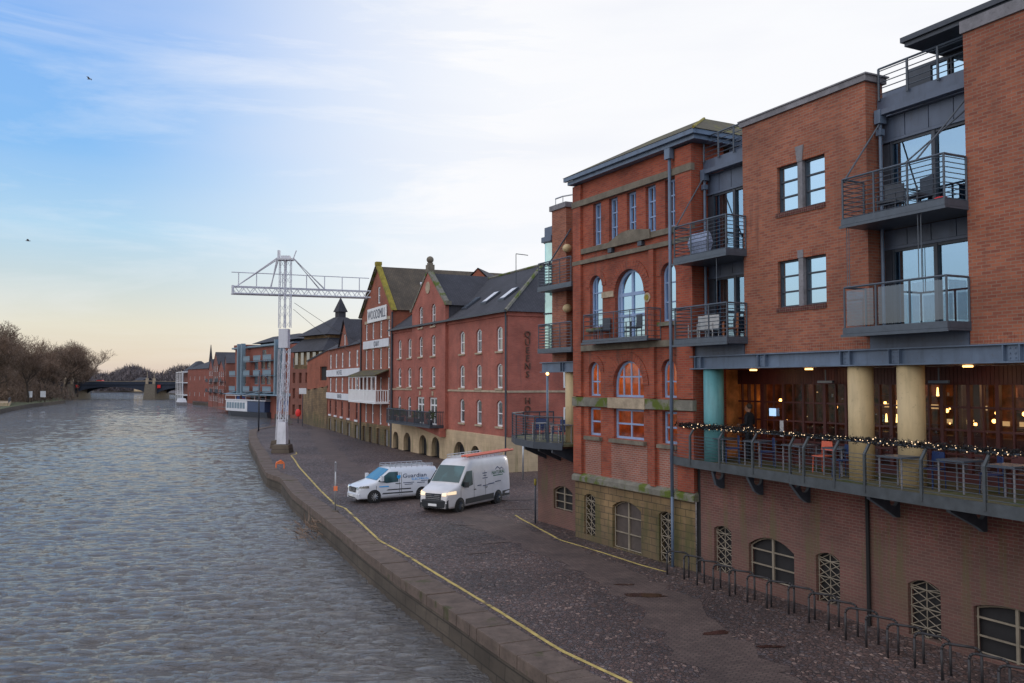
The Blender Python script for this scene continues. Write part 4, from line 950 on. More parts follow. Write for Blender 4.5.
MB().box(XL, .4, -e - .12, -e - .0, EZ - .2, EZ - .06).build('gutter', 'dark_steel', A4)
for i, ch in enumerate('QUEENS  HOTEL'):
    if ch != ' ': text(ch, .62, 'sign_letter', 'letter', A4, (.07, 1.45, 9.28 - (i if i < 7 else i + .3) * .545), (R(90), 0, R(90)), .04)
for (z0, z1) in ((8.2, 9.8), (5.65, 7.0), (2.7, 4.3)):
    mb = MB(); mb.box(.004, .06, 4.25, 5.15, z0, z1); q = mb.build('window', 'white', A4); MB().box(.062, .07, 4.35, 5.05, z0 + .1, z1 - .1).build('pane', 'pane_far', q)

# ================================================================== MILL WITH PAINTED SIGN
A5 = thing('mill_building', 'tall gabled orange brick mill with WOODSMILL sign and white balcony', 'building', (-11.10, 80.81, 0), -65.92)
ML = -11.45; PK = -5.2; PZ = 17.35
def mtop(u): return 12.9 + (PZ - 12.9) * (1 - abs(u - PK) / (PK - ML if u < PK else -PK + .05))
cs = (-9.6, -7.0, -4.1, -1.3); mwin = [(c - .42, c + .42, a, b) for c in cs for (a, b) in ((10.35, 11.95), (7.35, 9.3), (4.2, 6.5), (1.95, 3.9))]
mdoor = [(c - .55, c + .55, .0, 1.55) for c in (-10.2, -7.6, -4.7, -1.9)]
mb = MB(); wall(mb, ML, .05, 1.9, mtop, mwin + [(-5.4, -4.4, 13.75, 15.4)], 0, .18, brk=(PK,))
mb.face([(.05, 0, 0), (.05, 12, 0), (.05, 12, 12.9), (.05, 0, 12.9)]); mb.face([(ML, 0, 0), (ML, 12, 0), (ML, 12, 12.9), (ML, 0, 12.9)][::-1]); mb.build('wall', 'brick_mill', A5)
mb = MB(); wall(mb, ML, .05, -.1, 1.9, mdoor, -.03, .2); mb.face([(ML, -.03, 1.9), (.05, -.03, 1.9), (.05, 0, 1.9), (ML, 0, 1.9)]); mb.build('stone_base', 'stone_buff', A5)
for h in mwin: window(A5, h, .09, 'white', 'pane_far', 1, 2, .14, .08, far=True)
window(A5, (-5.4, -4.4, 13.75, 15.4), .09, 'white', 'pane_far', 1, 2, .14, .08, far=True)
for h in mdoor: MB().face([(h[0], .15, 0), (h[1], .15, 0), (h[1], .15, h[3]), (h[0], .15, h[3])]).build('door', 'coping' if h[0] > -3 else 'door_grey', A5)
for h in mwin:
    if h[2] > 7: MB().box(h[0] - .1, h[1] + .1, -.05, -.003, h[3] + .02, h[3] + .32).build('lintel', 'stone_cream', A5)
q = MB().box(-8.75, -1.75, -.14, -.06, 12.02, 13.42).build('name_board', 'white', A5); text('WOODSMILL', 1.28, 'sign_lettering', 'letter_dark', q, (-5.25, -.15, 12.70), (R(90), 0, 0), .01, sx_=.86)
q = MB().box(-10.4, -.9, -.14, -.06, 9.42, 10.2).build('name_board', 'white_dirty', A5); text('QUAY', .72, 'sign_lettering', 'letter_dark', q, (-5.2, -.15, 9.8), (R(90), 0, 0), .01)
mb = MB()
mb.face([(ML - .3, -.35, 12.75), (PK, -.35, PZ + .1), (PK, 14, PZ + .1), (ML - .3, 14, 12.75)][::-1]); mb.face([(.35, -.1, 12.75), (PK, -.1, PZ + .1), (PK, 14, PZ + .1), (.35, 14, 12.75)]); mb.build('roof', 'tile_brown', A5)
for s, ue, m in ((-1, ML - .15, 'stone_moss'), (1, .2, 'moss_yellow')):
    MB().loft([[(ue, -.22, 12.7), (ue, .25, 12.7), (ue + s * .35, .25, 12.72), (ue + s * .35, -.22, 12.72)], [(PK, -.22, PZ + .0), (PK, .25, PZ + .0), (PK, .25, PZ + .42), (PK, -.22, PZ + .42)]]).build('gable_coping', m, A5)
MB().box(PK - .3, PK + .3, -.28, .3, PZ + .2, PZ + .55).build('apex_stone', 'moss_yellow', A5)
mb = MB(); sl_ = (PZ - 12.85) / (PK - .2)
for a in (3.6,): mb.loft([[(-1.9, a, 14.78), (-1.9, a + 1.3, 14.78), (-3.0, a + 1.3, 15.68), (-3.0, a, 15.68)], [(-1.8, a, 14.93), (-1.8, a + 1.3, 14.93), (-2.9, a + 1.3, 15.83), (-2.9, a, 15.83)]])
mb.build('skylight', 'white_dirty', A5)
mb = MB(); mb.box(-11.6, -.95, -1.35, .0, 4.0, 4.12); b = mb.build('balcony', 'white', A5)
mb = MB(); rail(mb, [(-11.5, -1.3)] + split((-11.5, -1.3), (-1.05, -1.3), 5)[1:] + [(-1.05, -.1)], 4.1, 1.15, 2, .045, .05, .07, vertical=True, gap=.22)
mb.build('railing', 'white', b)
mb = MB()
for p in split((-11.5, -1.3), (-1.05, -1.3), 7): mb.tube((p[0], p[1], 4.1), (p[0], p[1], 6.55), .075)
mb.box(-11.55, -1.0, -1.36, -1.24, 6.5, 6.62); mb.build('balcony_posts', 'white', b)
MB().loft([[(-11.7, -1.5, 6.6), (-.85, -1.5, 6.6), (-.85, -1.5, 6.68), (-11.7, -1.5, 6.68)], [(-11.4, -.01, 7.15), (-1.1, -.01, 7.15), (-1.1, -.01, 7.25), (-11.4, -.01, 7.25)]]).build('balcony_roof', 'tile_moss', A5)
for u in (.12, ML + .02): MB().tube((u, -.1, 0), (u, -.1, 12.6), .08).build('downpipe', 'dark_steel', A5)
mb = MB(); mb.box(.06, 2.2, 5, 5.2, 11, 13.2); mb.build('side_wall', 'brick_mill', A5)

# ------------------------------------------------------------------ warehouse with two white boards
A6 = thing('warehouse_building', 'long orange brick warehouse with two white boards and a small gable', 'building', (-15.77, 91.23, 0), -69.35)
WL = -22.75
cs = (-20.6, -16.3, -11.9, -7.3, -2.6); ww = [(c - .62, c + .62, a, b) for c in cs for (a, b) in ((7.75, 9.5), (4.85, 6.55), (2.0, 3.8))]; wd = [(c - .8, c + .8, 0, 1.45) for c in cs]
def wtop(u): return 10.15 + (max(0, 1 - abs(u + 10.4) / 3.6)) * 3.1
mb = MB(); wall(mb, WL, 0, 1.75, wtop, ww + [(-10.9, -9.9, 10.0, 11.6)], 0, .18, brk=(-14.0, -10.4, -6.8)); mb.face([(WL, 0, 0), (WL, 12, 0), (WL, 12, 10.1), (WL, 0, 10.1)][::-1]); mb.build('wall', 'brick_mill', A6)
mb = MB(); wall(mb, WL, 0, -.1, 1.75, wd, -.03, .2); mb.face([(WL, -.03, 1.75), (0, -.03, 1.75), (0, 0, 1.75), (WL, 0, 1.75)]); mb.build('stone_base', 'stone_buff', A6)
for h in ww + [(-10.9, -9.9, 10.0, 11.6)]: window(A6, h, .07, 'white' if h[2] > 4 else 'maroon', 'pane_far', 1, 2, .24 if h[2] > 4 else .12, .1, far=True)
for h in ww:
    if h[2] < 4: MB().box(h[0] - .2, h[1] + .2, -.12, -.003, h[2] - .2, h[2] - .01).build('sill', 'white_dirty', A6)
for h in wd: MB().face([(h[0], .15, 0), (h[1], .15, 0), (h[1], .15, h[3]), (h[0], .15, h[3])]).build('door', 'coping', A6)
q = MB().box(WL + .05, -.3, -.22, -.06, 6.72, 7.55).build('name_board', 'white_dirty', A6); text('HOTEL', .74, 'sign_lettering', 'letter_dark', q, (-12.6, -.23, 7.14), (R(90), 0, 0), .01, sx_=1.7)
q = MB().box(WL + .05, -4.0, -.22, -.06, 3.98, 4.72).build('name_board', 'white_dirty', A6); text('RIVER', .66, 'sign_lettering', 'letter_dark', q, (-12.4, -.23, 4.35), (R(90), 0, 0), .01, sx_=1.7)
mb = MB(); mb.face([(WL, -.3, 10.1), (.0, -.3, 10.1), (0, 5, 13.0), (WL, 5, 13.0)]); mb.face([(WL, 12, 10.1), (.0, 12, 10.1), (0, 5, 13.0), (WL, 5, 13.0)][::-1])
mb.face([(-14.2, -.2, 10.1), (-10.4, -.2, 13.4), (-10.4, 7, 13.4), (-14.2, 7, 10.1)][::-1]); mb.face([(-6.6, -.2, 10.1), (-10.4, -.2, 13.4), (-10.4, 7, 13.4), (-6.6, 7, 10.1)]); mb.build('roof', 'slate', A6)

# ------------------------------------------------------------------ generic far building
def block(name, label, p0, p1, depth, z0, z1, wallm, nu=4, nz=3, roofm='slate', rise=2.0, kind='ridge', win='white', wz=1.3, wfrac=.35, over=.3, setb=0):
    p0, p1 = Vector(p0), Vector(p1); d = p1 - p0; Ln = d.length; a = math.degrees(math.atan2(d.y, d.x))
    t = thing(name, label, 'building', (p0.x, p0.y, 0), a)
    H = (z1 - max(0, z0)) / nz; hs = []
    for j in range(nz):
        for i in range(nu):
            c = Ln * (i + .5) / nu; w_ = Ln / nu * wfrac / 2; zb = max(0, z0) + H * (j + .3); hs.append((c - w_, c + w_, zb, zb + min(H * .6, wz)))
    gab = kind == 'gable'
    top = (lambda u: z1 + rise * (1 - abs(u - Ln / 2) / (Ln / 2))) if gab else z1
    mb = MB(); wall(mb, 0, Ln, z0, top, hs, 0, .2, brk=(Ln / 2,) if gab else ())
    mb.face([(0, 0, z0), (0, depth, z0), (0, depth, z1), (0, 0, z1)][::-1]); mb.face([(Ln, 0, z0), (Ln, depth, z0), (Ln, depth, z1), (Ln, 0, z1)]); mb.face([(0, depth, z0), (Ln, depth, z0), (Ln, depth, z1), (0, depth, z1)][::-1]); mb.build('wall', wallm, t)
    for h in hs: window(t, h, .08, win, 'pane_far', 1, 2, .1, .08, far=True)
    mb = MB(); o = over
    if gab:
        mb.face([(-o, -.1, z1), (Ln / 2, -.1, z1 + rise + .1), (Ln / 2, depth, z1 + rise + .1), (-o, depth, z1)][::-1]); mb.face([(Ln + o, -.1, z1), (Ln / 2, -.1, z1 + rise + .1), (Ln / 2, depth, z1 + rise + .1), (Ln + o, depth, z1)])
    elif kind == 'flat': mb.box(-o, Ln + o, -o, depth + o, z1, z1 + .3)
    elif kind == 'hip':
        q = min(depth / 2, Ln / 2 - .01); A, B, C_, D_ = (-o, -o, z1), (Ln + o, -o, z1), (Ln + o, depth + o, z1), (-o, depth + o, z1); r1, r2 = (q, depth / 2, z1 + rise), (Ln - q, depth / 2, z1 + rise)
        mb.face([A, B, r2, r1]); mb.face([B, C_, r2]); mb.face([C_, D_, r1, r2]); mb.face([D_, A, r1])
    else:
        mb.face([(-o, -o, z1), (Ln + o, -o, z1), (Ln + o, depth / 2, z1 + rise), (-o, depth / 2, z1 + rise)]); mb.face([(-o, depth + o, z1), (Ln + o, depth + o, z1), (Ln + o, depth / 2, z1 + rise), (-o, depth / 2, z1 + rise)][::-1])
        for u in (0, Ln): mb.face([(u, 0, z1), (u, depth, z1), (u, depth / 2, z1 + rise)])
    mb.build('roof', roofm, t)
    return t, Ln
M['brick_far'] = brick('brick far red', (.33, .09, .06), (.27, .075, .05), (.24, .11, .09), odd=(.24, .07, .05), patch=.3)
M['brick_far2'] = brick('brick far brown', (.26, .085, .06), (.20, .07, .05), (.20, .10, .08), odd=(.15, .06, .05), patch=.3)
# big plain wall with sloping parapet next to the warehouse
A7 = thing('brick_end_building', 'plain orange brick end wall with a sloping parapet left of the warehouse', 'building', (-30.9, 131.3, 0), -52)
mb = MB(); wall(mb, 0, 12.4, -.1, lambda u: 9.1 + u * .22, [(4.4, 6.6, 6.3, 8.3), (1.2, 2.2, .0, 3.0), (4.6, 6.2, 0, 2.6)], 0, .3); mb.face([(12.4, 0, 0), (12.4, 12, 0), (12.4, 12, 11.8), (12.4, 0, 11.8)]); mb.face([(0, 0, 0), (0, 12, 0), (0, 12, 9.1), (0, 0, 9.1)][::-1]); mb.build('wall', 'brick_mill', A7)
mb = MB(); mb.face([(0, -.1, 9.3), (12.4, -.1, 12.03), (12.4, .5, 12.03), (0, .5, 9.3)]); mb.face([(0, -.1, 9.05), (12.4, -.1, 11.78), (12.4, -.1, 12.03), (0, -.1, 9.3)]); mb.build('coping', 'slate', A7)
for h in ((4.4, 6.6, 6.3, 8.3), (1.2, 2.2, .0, 3.0), (4.6, 6.2, 0, 2.6)): MB().face([(h[0], .25, h[2]), (h[1], .25, h[2]), (h[1], .25, h[3]), (h[0], .25, h[3])]).build('dark_opening', 'dark_hole', A7)
MB().box(-.3, 12.5, -.7, -.1, 4.35, 4.5).build('walkway', 'teal_steel', A7)
# low curved stone wall between them
mb = MB(); cw = [(-31.0, 129.0), (-29.2, 124.5), (-27.2, 119.5), (-25.2, 115.2), (-23.9, 112.6)]
for (a, b), k in zip(zip(cw, cw[1:]), range(9)):
    mb.face([(*a, -.1), (*b, -.1), (*b, 5.0 + k * .2), (*a, 4.6 + k * .2)][::-1]); mb.face([(a[0] + 1, a[1], 4.6 + k * .2), (b[0] + 1, b[1], 5.0 + k * .2), (*b, 5.0 + k * .2), (*a, 4.6 + k * .2)])
tag(mb.build('curved_wall', 'stone_buff'), 'low curved stone and brick wall at the foot of the plain brick end wall', 'wall')
# pyramid roofed building with lantern
A8 = thing('lantern_building', 'dark slate pyramid-roofed building with a pointed lantern, behind the warehouse', 'building', (-37.3, 146.7, 0), -50)
mb = MB(); wall(mb, 0, 12, 0, 8.2, [(c - .5, c + .5, a_, a_ + 1.7) for c in (1.3, 3.6, 5.9, 8.2, 10.5) for a_ in (.6, 3.3, 5.9)], 0, .3); mb.box(0, 12, .35, 12, 0, 8.2); mb.build('wall', 'brick_far2', A8)
mb = MB(); mb.box(.4, 11.6, .4, 11.6, 8.2, 11.2); mb.box(1.6, 10.4, 1.6, 10.4, 11.2, 14.2); mb.build('upper_wall', 'stone_buff', A8)
for i in range(5): MB().box(1.0 + i * 2.1, 2.0 + i * 2.1, .30, .39, 8.9, 10.9).build('window', 'pane_far', A8)
def frus(mb, x0, x1, y0, y1, z0, X0, X1, Y0, Y1, z1): mb.loft([[(x0, y0, z0), (x1, y0, z0), (x1, y1, z0), (x0, y1, z0)], [(X0, Y0, z1), (X1, Y0, z1), (X1, Y1, z1), (X0, Y1, z1)]])
mb = MB(); frus(mb, -.8, 12.8, -.8, 12.8, 11.0, 1.5, 10.5, 1.5, 10.5, 13.2); frus(mb, .6, 11.4, .6, 11.4, 13.7, 5.2, 6.8, 5.2, 6.8, 16.9); mb.build('roof', 'slate', A8)
mb = MB(); mb.box(5.35, 6.65, 5.35, 6.65, 16.6, 17.8); frus(mb, 5.1, 6.9, 5.1, 6.9, 17.8, 5.95, 6.05, 5.95, 6.05, 20.2); mb.build('lantern', 'slate', A8)
block('brick_block', 'flat-topped brown brick block just left of the lantern-roofed building', (-49, 178), (-40, 160), 16, 0, 13.2, 'brick_far2', 4, 4, 'zinc', 1, 'flat')
# apartment block with light blue steel towers
A9 = thing('blue_balcony_block', 'red brick block with light blue steel balconies and blue doors behind the boat', 'building', (-60.3, 189.5, 0), -56.5)
LN = 42.0
hs = [(c - 1.2, c + 1.2, a, a + 1.9) for c in (7, 15, 19.5, 23, 27, 31, 38) for a in (5.6, 8.6)] + [(18.8, 21.4, 10.4, 12.4)]
gd = [(c - 1.3, c + 1.3, .6, 3.4) for c in (2.5, 6.5, 12.5, 16, 19.5, 23, 29, 33, 38)]
mb = MB(); wall(mb, 0, LN, -1, 13.0, hs + gd, 0, .3); mb.face([(0, 0, -1), (0, 14, -1), (0, 14, 13), (0, 0, 13)][::-1]); mb.face([(LN, 0, 0), (LN, 14, 0), (LN, 14, 13), (LN, 0, 13)]); mb.build('wall', 'brick_far', A9)
for h in hs: window(A9, h, .1, 'teal_steel', 'pane_far', 1, 1, .12, far=True)
for i, h in enumerate(gd): MB().face([(h[0], .1, h[2]), (h[1], .1, h[2]), (h[1], .1, h[3]), (h[0], .1, h[3])]).build('door', 'blue_bright' if i in (0, 1, 6, 7) else 'dark_hole', A9)
mb = MB(); mb.box(-.4, 6, -.2, 14, 13.003, 14.0); mb.build('upper_wall', 'brick_far', A9)
mb = MB(); mb.box(6.5, LN, 3.5, 12, 13.0, 14.2); frus(mb, 5, 34, 2, 14.5, 14.2, 10, 26, 5, 9, 15.6); mb.build('roof', 'slate', A9)
mb = MB(); mb.box(-.3, 33, -.7, -.3, 13.1, 13.45); mb.box(9.5, 30, -.3, 3.5, 13.0, 13.12); mb.build('roof_beam', 'teal_steel', A9)
for c in (7.5, 10.2, 31.5, 34.6):
    mb = MB(); mb.box(c - .35, c + .35, -1.7, -.9, 3.6, 14.0); mb.box(c - .6, c + .6, -1.0, -.05, 13.0, 13.3); mb.build('steel_tower', 'teal_steel', A9)
for (u0, u1) in ((1, 5.5), (11.2, 15.5), (18, 22.5), (24, 29)):
    for z in (4.0, 7.2, 10.1)[:3 if u0 > 10 else 2]:
        mb = MB(); mb.box(u0, u1, -1.5, 0, z, z + .15); mb.box(u0, u1, -1.55, -1.5, z + .25, z + 1.1); mb.box(u0, u1, -1.6, -1.45, z + 1.1, z + 1.2); mb.build('balcony', 'teal_steel', A9)
mb = MB(); mb.face([(0, -2.6, 3.5), (LN, -2.6, 3.5), (LN, 0, 4.0), (0, 0, 4.0)]); mb.build('awning', 'teal_steel', A9)
MB().box(6.1, 7.0, -.1, .05, 1.4, 2.6).build('poster', 'red', A9)
sheet([(-70, 199), (-61.5, 191.5), (-50, 179), (-44, 166), (-30, 178), (-50, 215)], .35, 'quayside', 'slab')
# gabled houses, one after the other
gh = [((-88.5, 254), (-83.5, 243), 11.0, 3.0), ((-83.2, 242.4), (-78, 231), 12.2, 3.4), ((-77.7, 230.4), (-72.6, 219.5), 10.4, 2.6), ((-72.3, 219), (-67.3, 205), 12.0, 2.2)]
nm = ('farthest', 'second farthest', 'third farthest', 'nearest')
for i, (a, b, h, r_) in enumerate(gh):
    t, Ln = block('gabled_house', '%s gabled brick house between the balconied block and square brick block' % nm[i], a, b, 11, -1, h - 1.5, 'brick_far2' if i % 2 else 'brick_far', 3, 4, 'slate', r_, 'gable', wz=1.5, wfrac=.5)
    t['group'] = 'gabled riverside houses'
    for z in (3.2, 6.0): mb = MB(); mb.box(Ln * .2, Ln * .8, -1.1, 0, z, z + .12); mb.box(Ln * .2, Ln * .8, -1.15, -1.1, z + .15, z + 1.0); mb.build('balcony', 'dark_steel', t)
block('square_house', 'square red brick block with a hipped slate roof beside the far bridge', (-108, 290), (-90, 262), 18, -1, 10.2, 'brick_far', 5, 2, 'slate', 4.2, 'hip', wfrac=.12)
A10 = thing('white_pavilion', 'white framed riverside building with open balconies right of the far bridge', 'building', (-130, 345, 0), -64)
mb = MB(); mb.box(0, 26, 0, 8, -1, 9.5); mb.build('wall', 'brick_far2', A10)
mb = MB()
for z in (1.0, 5.6, 9.6): mb.box(-.5, 26, -3, .1, z, z + .35)
for u in (0, 6.4, 12.8, 19.2, 25.6): mb.box(u, u + .35, -3, -2.7, -1, 9.6)
mb.build('white_frame', 'white', A10)
mb = MB(); frus(mb, -.6, 26.6, -1, 9, 9.8, 8, 18, 3.5, 4.5, 14.0); mb.build('roof', 'slate', A10)
mb = MB(); frus(mb, 24, 26.0, 6, 8, 9, 24.9, 25.1, 6.9, 7.1, 20.0); mb.build('spire', 'slate', A10)
block('distant_house', 'tiny pale house beyond the far bridge in front of the distant wood', (-243, 560), (-236, 556), 8, 0, 7.0, 'stone_pale', 2, 2, 'slate', 2, 'ridge')

block('rear_gable_building', 'orange brick gable end peeping over the hotel roof ridge', (-4.6, 77), (-1.4, 76.2), 12, 0, 14.3, 'brick_mill', 1, 4, 'slate', 1.75, 'gable', wfrac=.02)

# ================================================================== BRIDGE
M['iron_blue'] = plain('dark blue bridge iron', (.022, .034, .062), .6)
BR = thing('arch_bridge', 'low iron arch bridge with stone piers crossing the river far away', 'bridge', (0, 357, 0), 0)
PIERS = (-178.5, -145.6); DZ = 5.3
ends = [-215, PIERS[0], PIERS[1], -112]
for a, b in zip(ends, ends[1:]):
    a2, b2 = a + 2.2, b - 2.2; n = 24; mb = MB(); rise = 3.2; zs = .9
    f = lambda x: zs + rise * math.sqrt(max(0, 1 - ((x - (a2 + b2) / 2) / ((b2 - a2) / 2)) ** 2))
    xs = [a2 + (b2 - a2) * (1 - math.cos(math.pi * i / n)) / 2 for i in range(n + 1)]
    for yy in (-5, 5):
        mb = MB()
        for x0, x1 in zip(xs, xs[1:]): mb.loft([[(x0, yy - .2, f(x0)), (x0, yy + .2, f(x0)), (x0, yy + .2, DZ - .3), (x0, yy - .2, DZ - .3)], [(x1, yy - .2, f(x1)), (x1, yy + .2, f(x1)), (x1, yy + .2, DZ - .3), (x1, yy - .2, DZ - .3)]])
        mb.build('arch', 'iron_blue', BR)
mb = MB(); mb.box(-215, -112, -5.6, 5.6, DZ - .3, DZ + .1); mb.box(-215, -112, -5.6, -5.3, DZ + .1, DZ + 1.2); mb.box(-215, -112, 5.3, 5.6, DZ + .1, DZ + 1.2); mb.build('deck', 'iron_blue', BR)
MB().box(-215, -112, -5.75, -5.603, DZ + .95, DZ + 1.1).build('parapet_rail', 'stone_cream', BR)
for x in PIERS:
    mb = MB(); frus(mb, x - 2.5, x + 2.5, -8, 8, -3, x - 2.1, x + 2.1, -6.5, 6.5, 5.2); p = mb.build('pier', 'stone', BR)
    mb = MB()
    for dx in (-1.4, 1.4):
        mb.box(x + dx - .45, x + dx + .45, -6.6, -5.7, 5.2, 7.6); mb.tube((x + dx, -6.1, 7.6), (x + dx, -6.1, 10.4), .12)
    mb.build('parapet_pillar', 'stone_cream', p)
    MB().box(x + 2.6, x + 3.9, -5.9, -5.77, 3.6, 4.9).build('navigation_board', 'red', BR)
def simple_car(loc, rz, mat, label):
    t = thing('car', label, 'car', loc, rz); mb = MB(); mb.loft([[(x, s * .85, z) for x, z in ((-2, .3), (2, .3), (2.05, .8), (1.2, .95), (.5, 1.42), (-1.2, 1.42), (-1.9, .95), (-2.05, .8))] for s in (-1, 1)]); mb.build('body', mat, t)
    for x in (-1.3, 1.3): mb = MB(); mb.tube((x, -.88, .32), (x, .88, .32), .32, n=10); mb.build('wheel', 'rubber', t)
simple_car((-167, 354, DZ + .1), 0, 'red', 'tiny red car driving over the far bridge')

# ================================================================== CRANE
CR = thing('quay_crane', 'tall pale grey lattice dock crane standing on the quay, its jib reaching the mill gable', 'crane', (-20.4, 78.0, 0), 0)
M['crane'] = plain('crane paint pale grey', (.60, .61, .67), .5, .1, 1.5, grime=.3)
legs = ((.70, -3.0), (-.95, 2.6))
for (lx, ly) in legs: frus_ = MB(); frus(frus_, lx - .78, lx + .78, ly - .8, ly + .8, 0, lx - .66, lx + .66, ly - .7, ly + .7, .7); frus_.build('plinth', 'stone_quay', CR)
def lat_mast(lx, ly, x1, y1, z0, z1, w0, w1, r=.05, step=.75):
    mb = MB(); n = int((z1 - z0) / step)
    P = lambda k, i: (lx + (x1 - lx) * k / n + (-1, 1, 1, -1)[i] * (w0 + (w1 - w0) * k / n) / 2, ly + (y1 - ly) * k / n + (-1, -1, 1, 1)[i] * (w0 + (w1 - w0) * k / n) / 2, z0 + (z1 - z0) * k / n)
    for i in range(4): mb.tube(P(0, i), P(n, i), r * 1.25, n=4)
    for k in range(n):
        for i in (0, 1, 2, 3):
            j = (i + 1) % 4; a_, b_ = (i, j) if k % 2 else (j, i); mb.tube(P(k, a_), P(k + 1, b_), r * .5, n=4)
    return mb
for (lx, ly) in legs:
    frus_ = MB(); frus(frus_, lx - .40, lx + .40, ly - .45, ly + .45, .75, lx * .92 - .33, lx * .92 + .33, ly * .9 - .4, ly * .9 + .4, 2.6); frus_.build('leg_plate', 'crane', CR)
    tx = .30 if lx > 0 else -.32
    lat_mast(lx * .92, ly * .9, tx * 1.1, ly * .16, 2.6, 9.0, .62, .48, .034, .80).build('leg', 'crane', CR)
    lat_mast(tx * 1.05, ly * .12, tx, ly * .06, 10.9, 17.0, .52, .46, .028, .70).build('mast', 'crane', CR)
mb = MB(); mb.box(-.44, .38, -.45, .4, 9.1, 10.8); mb.build('panel_box', 'crane', CR)
mb = MB(); mb.box(-.66, .66, -.5, .5, 17.0, 17.15); mb.box(-.35, .40, -.3, .3, 17.15, 17.4); mb.box(-.70, -.52, -.2, .2, 17.0, 17.9); mb.tube((.7, 0, 17.2), (.95, 0, 17.9), .05); mb.build('mast_head', 'crane', CR)
JL = Vector((-4.25, -1.5, 13.85)); JR = Vector((6.6, 5.6, 14.15)); jd = (JR - JL); nn = 26; side = Vector((-jd.y, jd.x, 0)).normalized() * .45
mb = MB()
for s in (-1, 1):
    for dz in (0, .62): mb.tube(JL + side * s + Vector((0, 0, dz)), JR + side * s + Vector((0, 0, dz)), .075 if dz == 0 else .05, n=4)
    for k in range(nn):
        a, b = JL + jd * k / nn, JL + jd * (k + 1) / nn; mb.tube(a + side * s + Vector((0, 0, .0 if k % 2 else .62)), b + side * s + Vector((0, 0, .62 if k % 2 else .0)), .03, n=4)
for k in range(nn): a = JL + jd * k / nn; mb.tube(a - side, a + side, .05, n=4)
mb.tube(JL + Vector((0, 0, -.1)), JL + Vector((0, 0, .75)), .12, n=4)
mb.build('jib', 'crane', CR)
mb = MB(); up = Vector((0, 0, 1.9)); mb.tube(JL + up - jd * .01, JR + up, .04, n=4)
for k in (1, 4.2, 9, 13.5, 17, 20.5, 24): a = JL + jd * k / nn; mb.tube(a + Vector((0, 0, .62)), a + up, .045, n=4)
mb.build('walkway_rail', 'crane', CR)
for (a, t_) in ((-.7, .02), (-.7, .26), (.7, .62), (.7, .66)):
    for s in (-.25, .25): MB().tube((a, s, 17.2), tuple(JL + jd * t_ + Vector((0, 0, .62)) + side * s), .055 if t_ < .3 else .04, n=4).build('stay_rod', 'crane', CR)
for (q, w_) in (((6.0, 5.2, 12.2), .02),): pass
tag(MB().path([(-19.7, 78.5, 13.2), (-17.6, 84, 11.4), (-15.6, 90.5, 10.0)], .022, 4).build('cable', 'dark_steel'), 'upper slack cable from the crane down to the warehouse roof', 'cable')
tag(MB().path([(-19.7, 78.2, 12.6), (-18.2, 84, 10.6), (-17.2, 92, 9.2)], .022, 4).build('cable', 'dark_steel'), 'lower slack cable from the crane down to the warehouse roof', 'cable')

# ================================================================== BOAT
BT = thing('river_boat', 'white and navy passenger boat moored by the blue-doored block', 'boat', (-59.0, 184.5, WZ), -49)
mb = MB(); hl = []
for x, w_, zk in ((-.4, .3, 1.5), (1.2, 1.7, 1.2), (4, 2.4, 1.0), (14, 2.5, 1.0), (19, 2.2, 1.0), (20, 1.9, 1.1)): hl.append([(x, -w_, zk), (x, -w_ * .85, -.3), (x, w_ * .85, -.3), (x, w_, zk)])
mb.loft(hl); mb.build('hull', 'dark_steel', BT)
mb = MB(); mb.box(1.2, 11, -2.1, 2.1, 1.05, 3.2); mb.box(1.0, 20, -2.2, 2.2, 3.2, 3.35); mb.box(11.0, 11.6, -2.1, 2.1, 1.05, 3.2); mb.build('cabin', 'white_dirty', BT)
MB().box(11.6, 19.4, -2.05, 2.05, 1.05, 3.2).build('saloon', 'navy', BT)
for i in range(7): MB().box(1.7 + i * 1.3, 2.7 + i * 1.3, -2.13, -2.103, 1.6, 2.8).build('cabin_window', 'teal_steel', BT)
mb = MB(); rail(mb, [(1, -2.1), (6, -2.1), (11, -2.1), (15, -2.1), (20, -2.1)], 3.35, .9, 2, .03, .04, .04); mb.build('railing', 'white', BT)
BT2 = thing('small_boat', 'small grey covered boat moored below the square brick block', 'boat', (-100, 262, WZ), -60)
mb = MB(); mb.loft([[(x, -w_, 1.0), (x, -w_ * .7, -.2), (x, w_ * .7, -.2), (x, w_, 1.0)] for x, w_ in ((0, .2), (1.5, 1.2), (6, 1.3), (7, 1.1))]); mb.build('hull', 'coping', BT2); mb = MB(); frus(mb, 1.5, 6.5, -1.1, 1.1, 1.0, 2, 6, -.8, .8, 2.1); mb.build('cover', 'white_dirty', BT2)

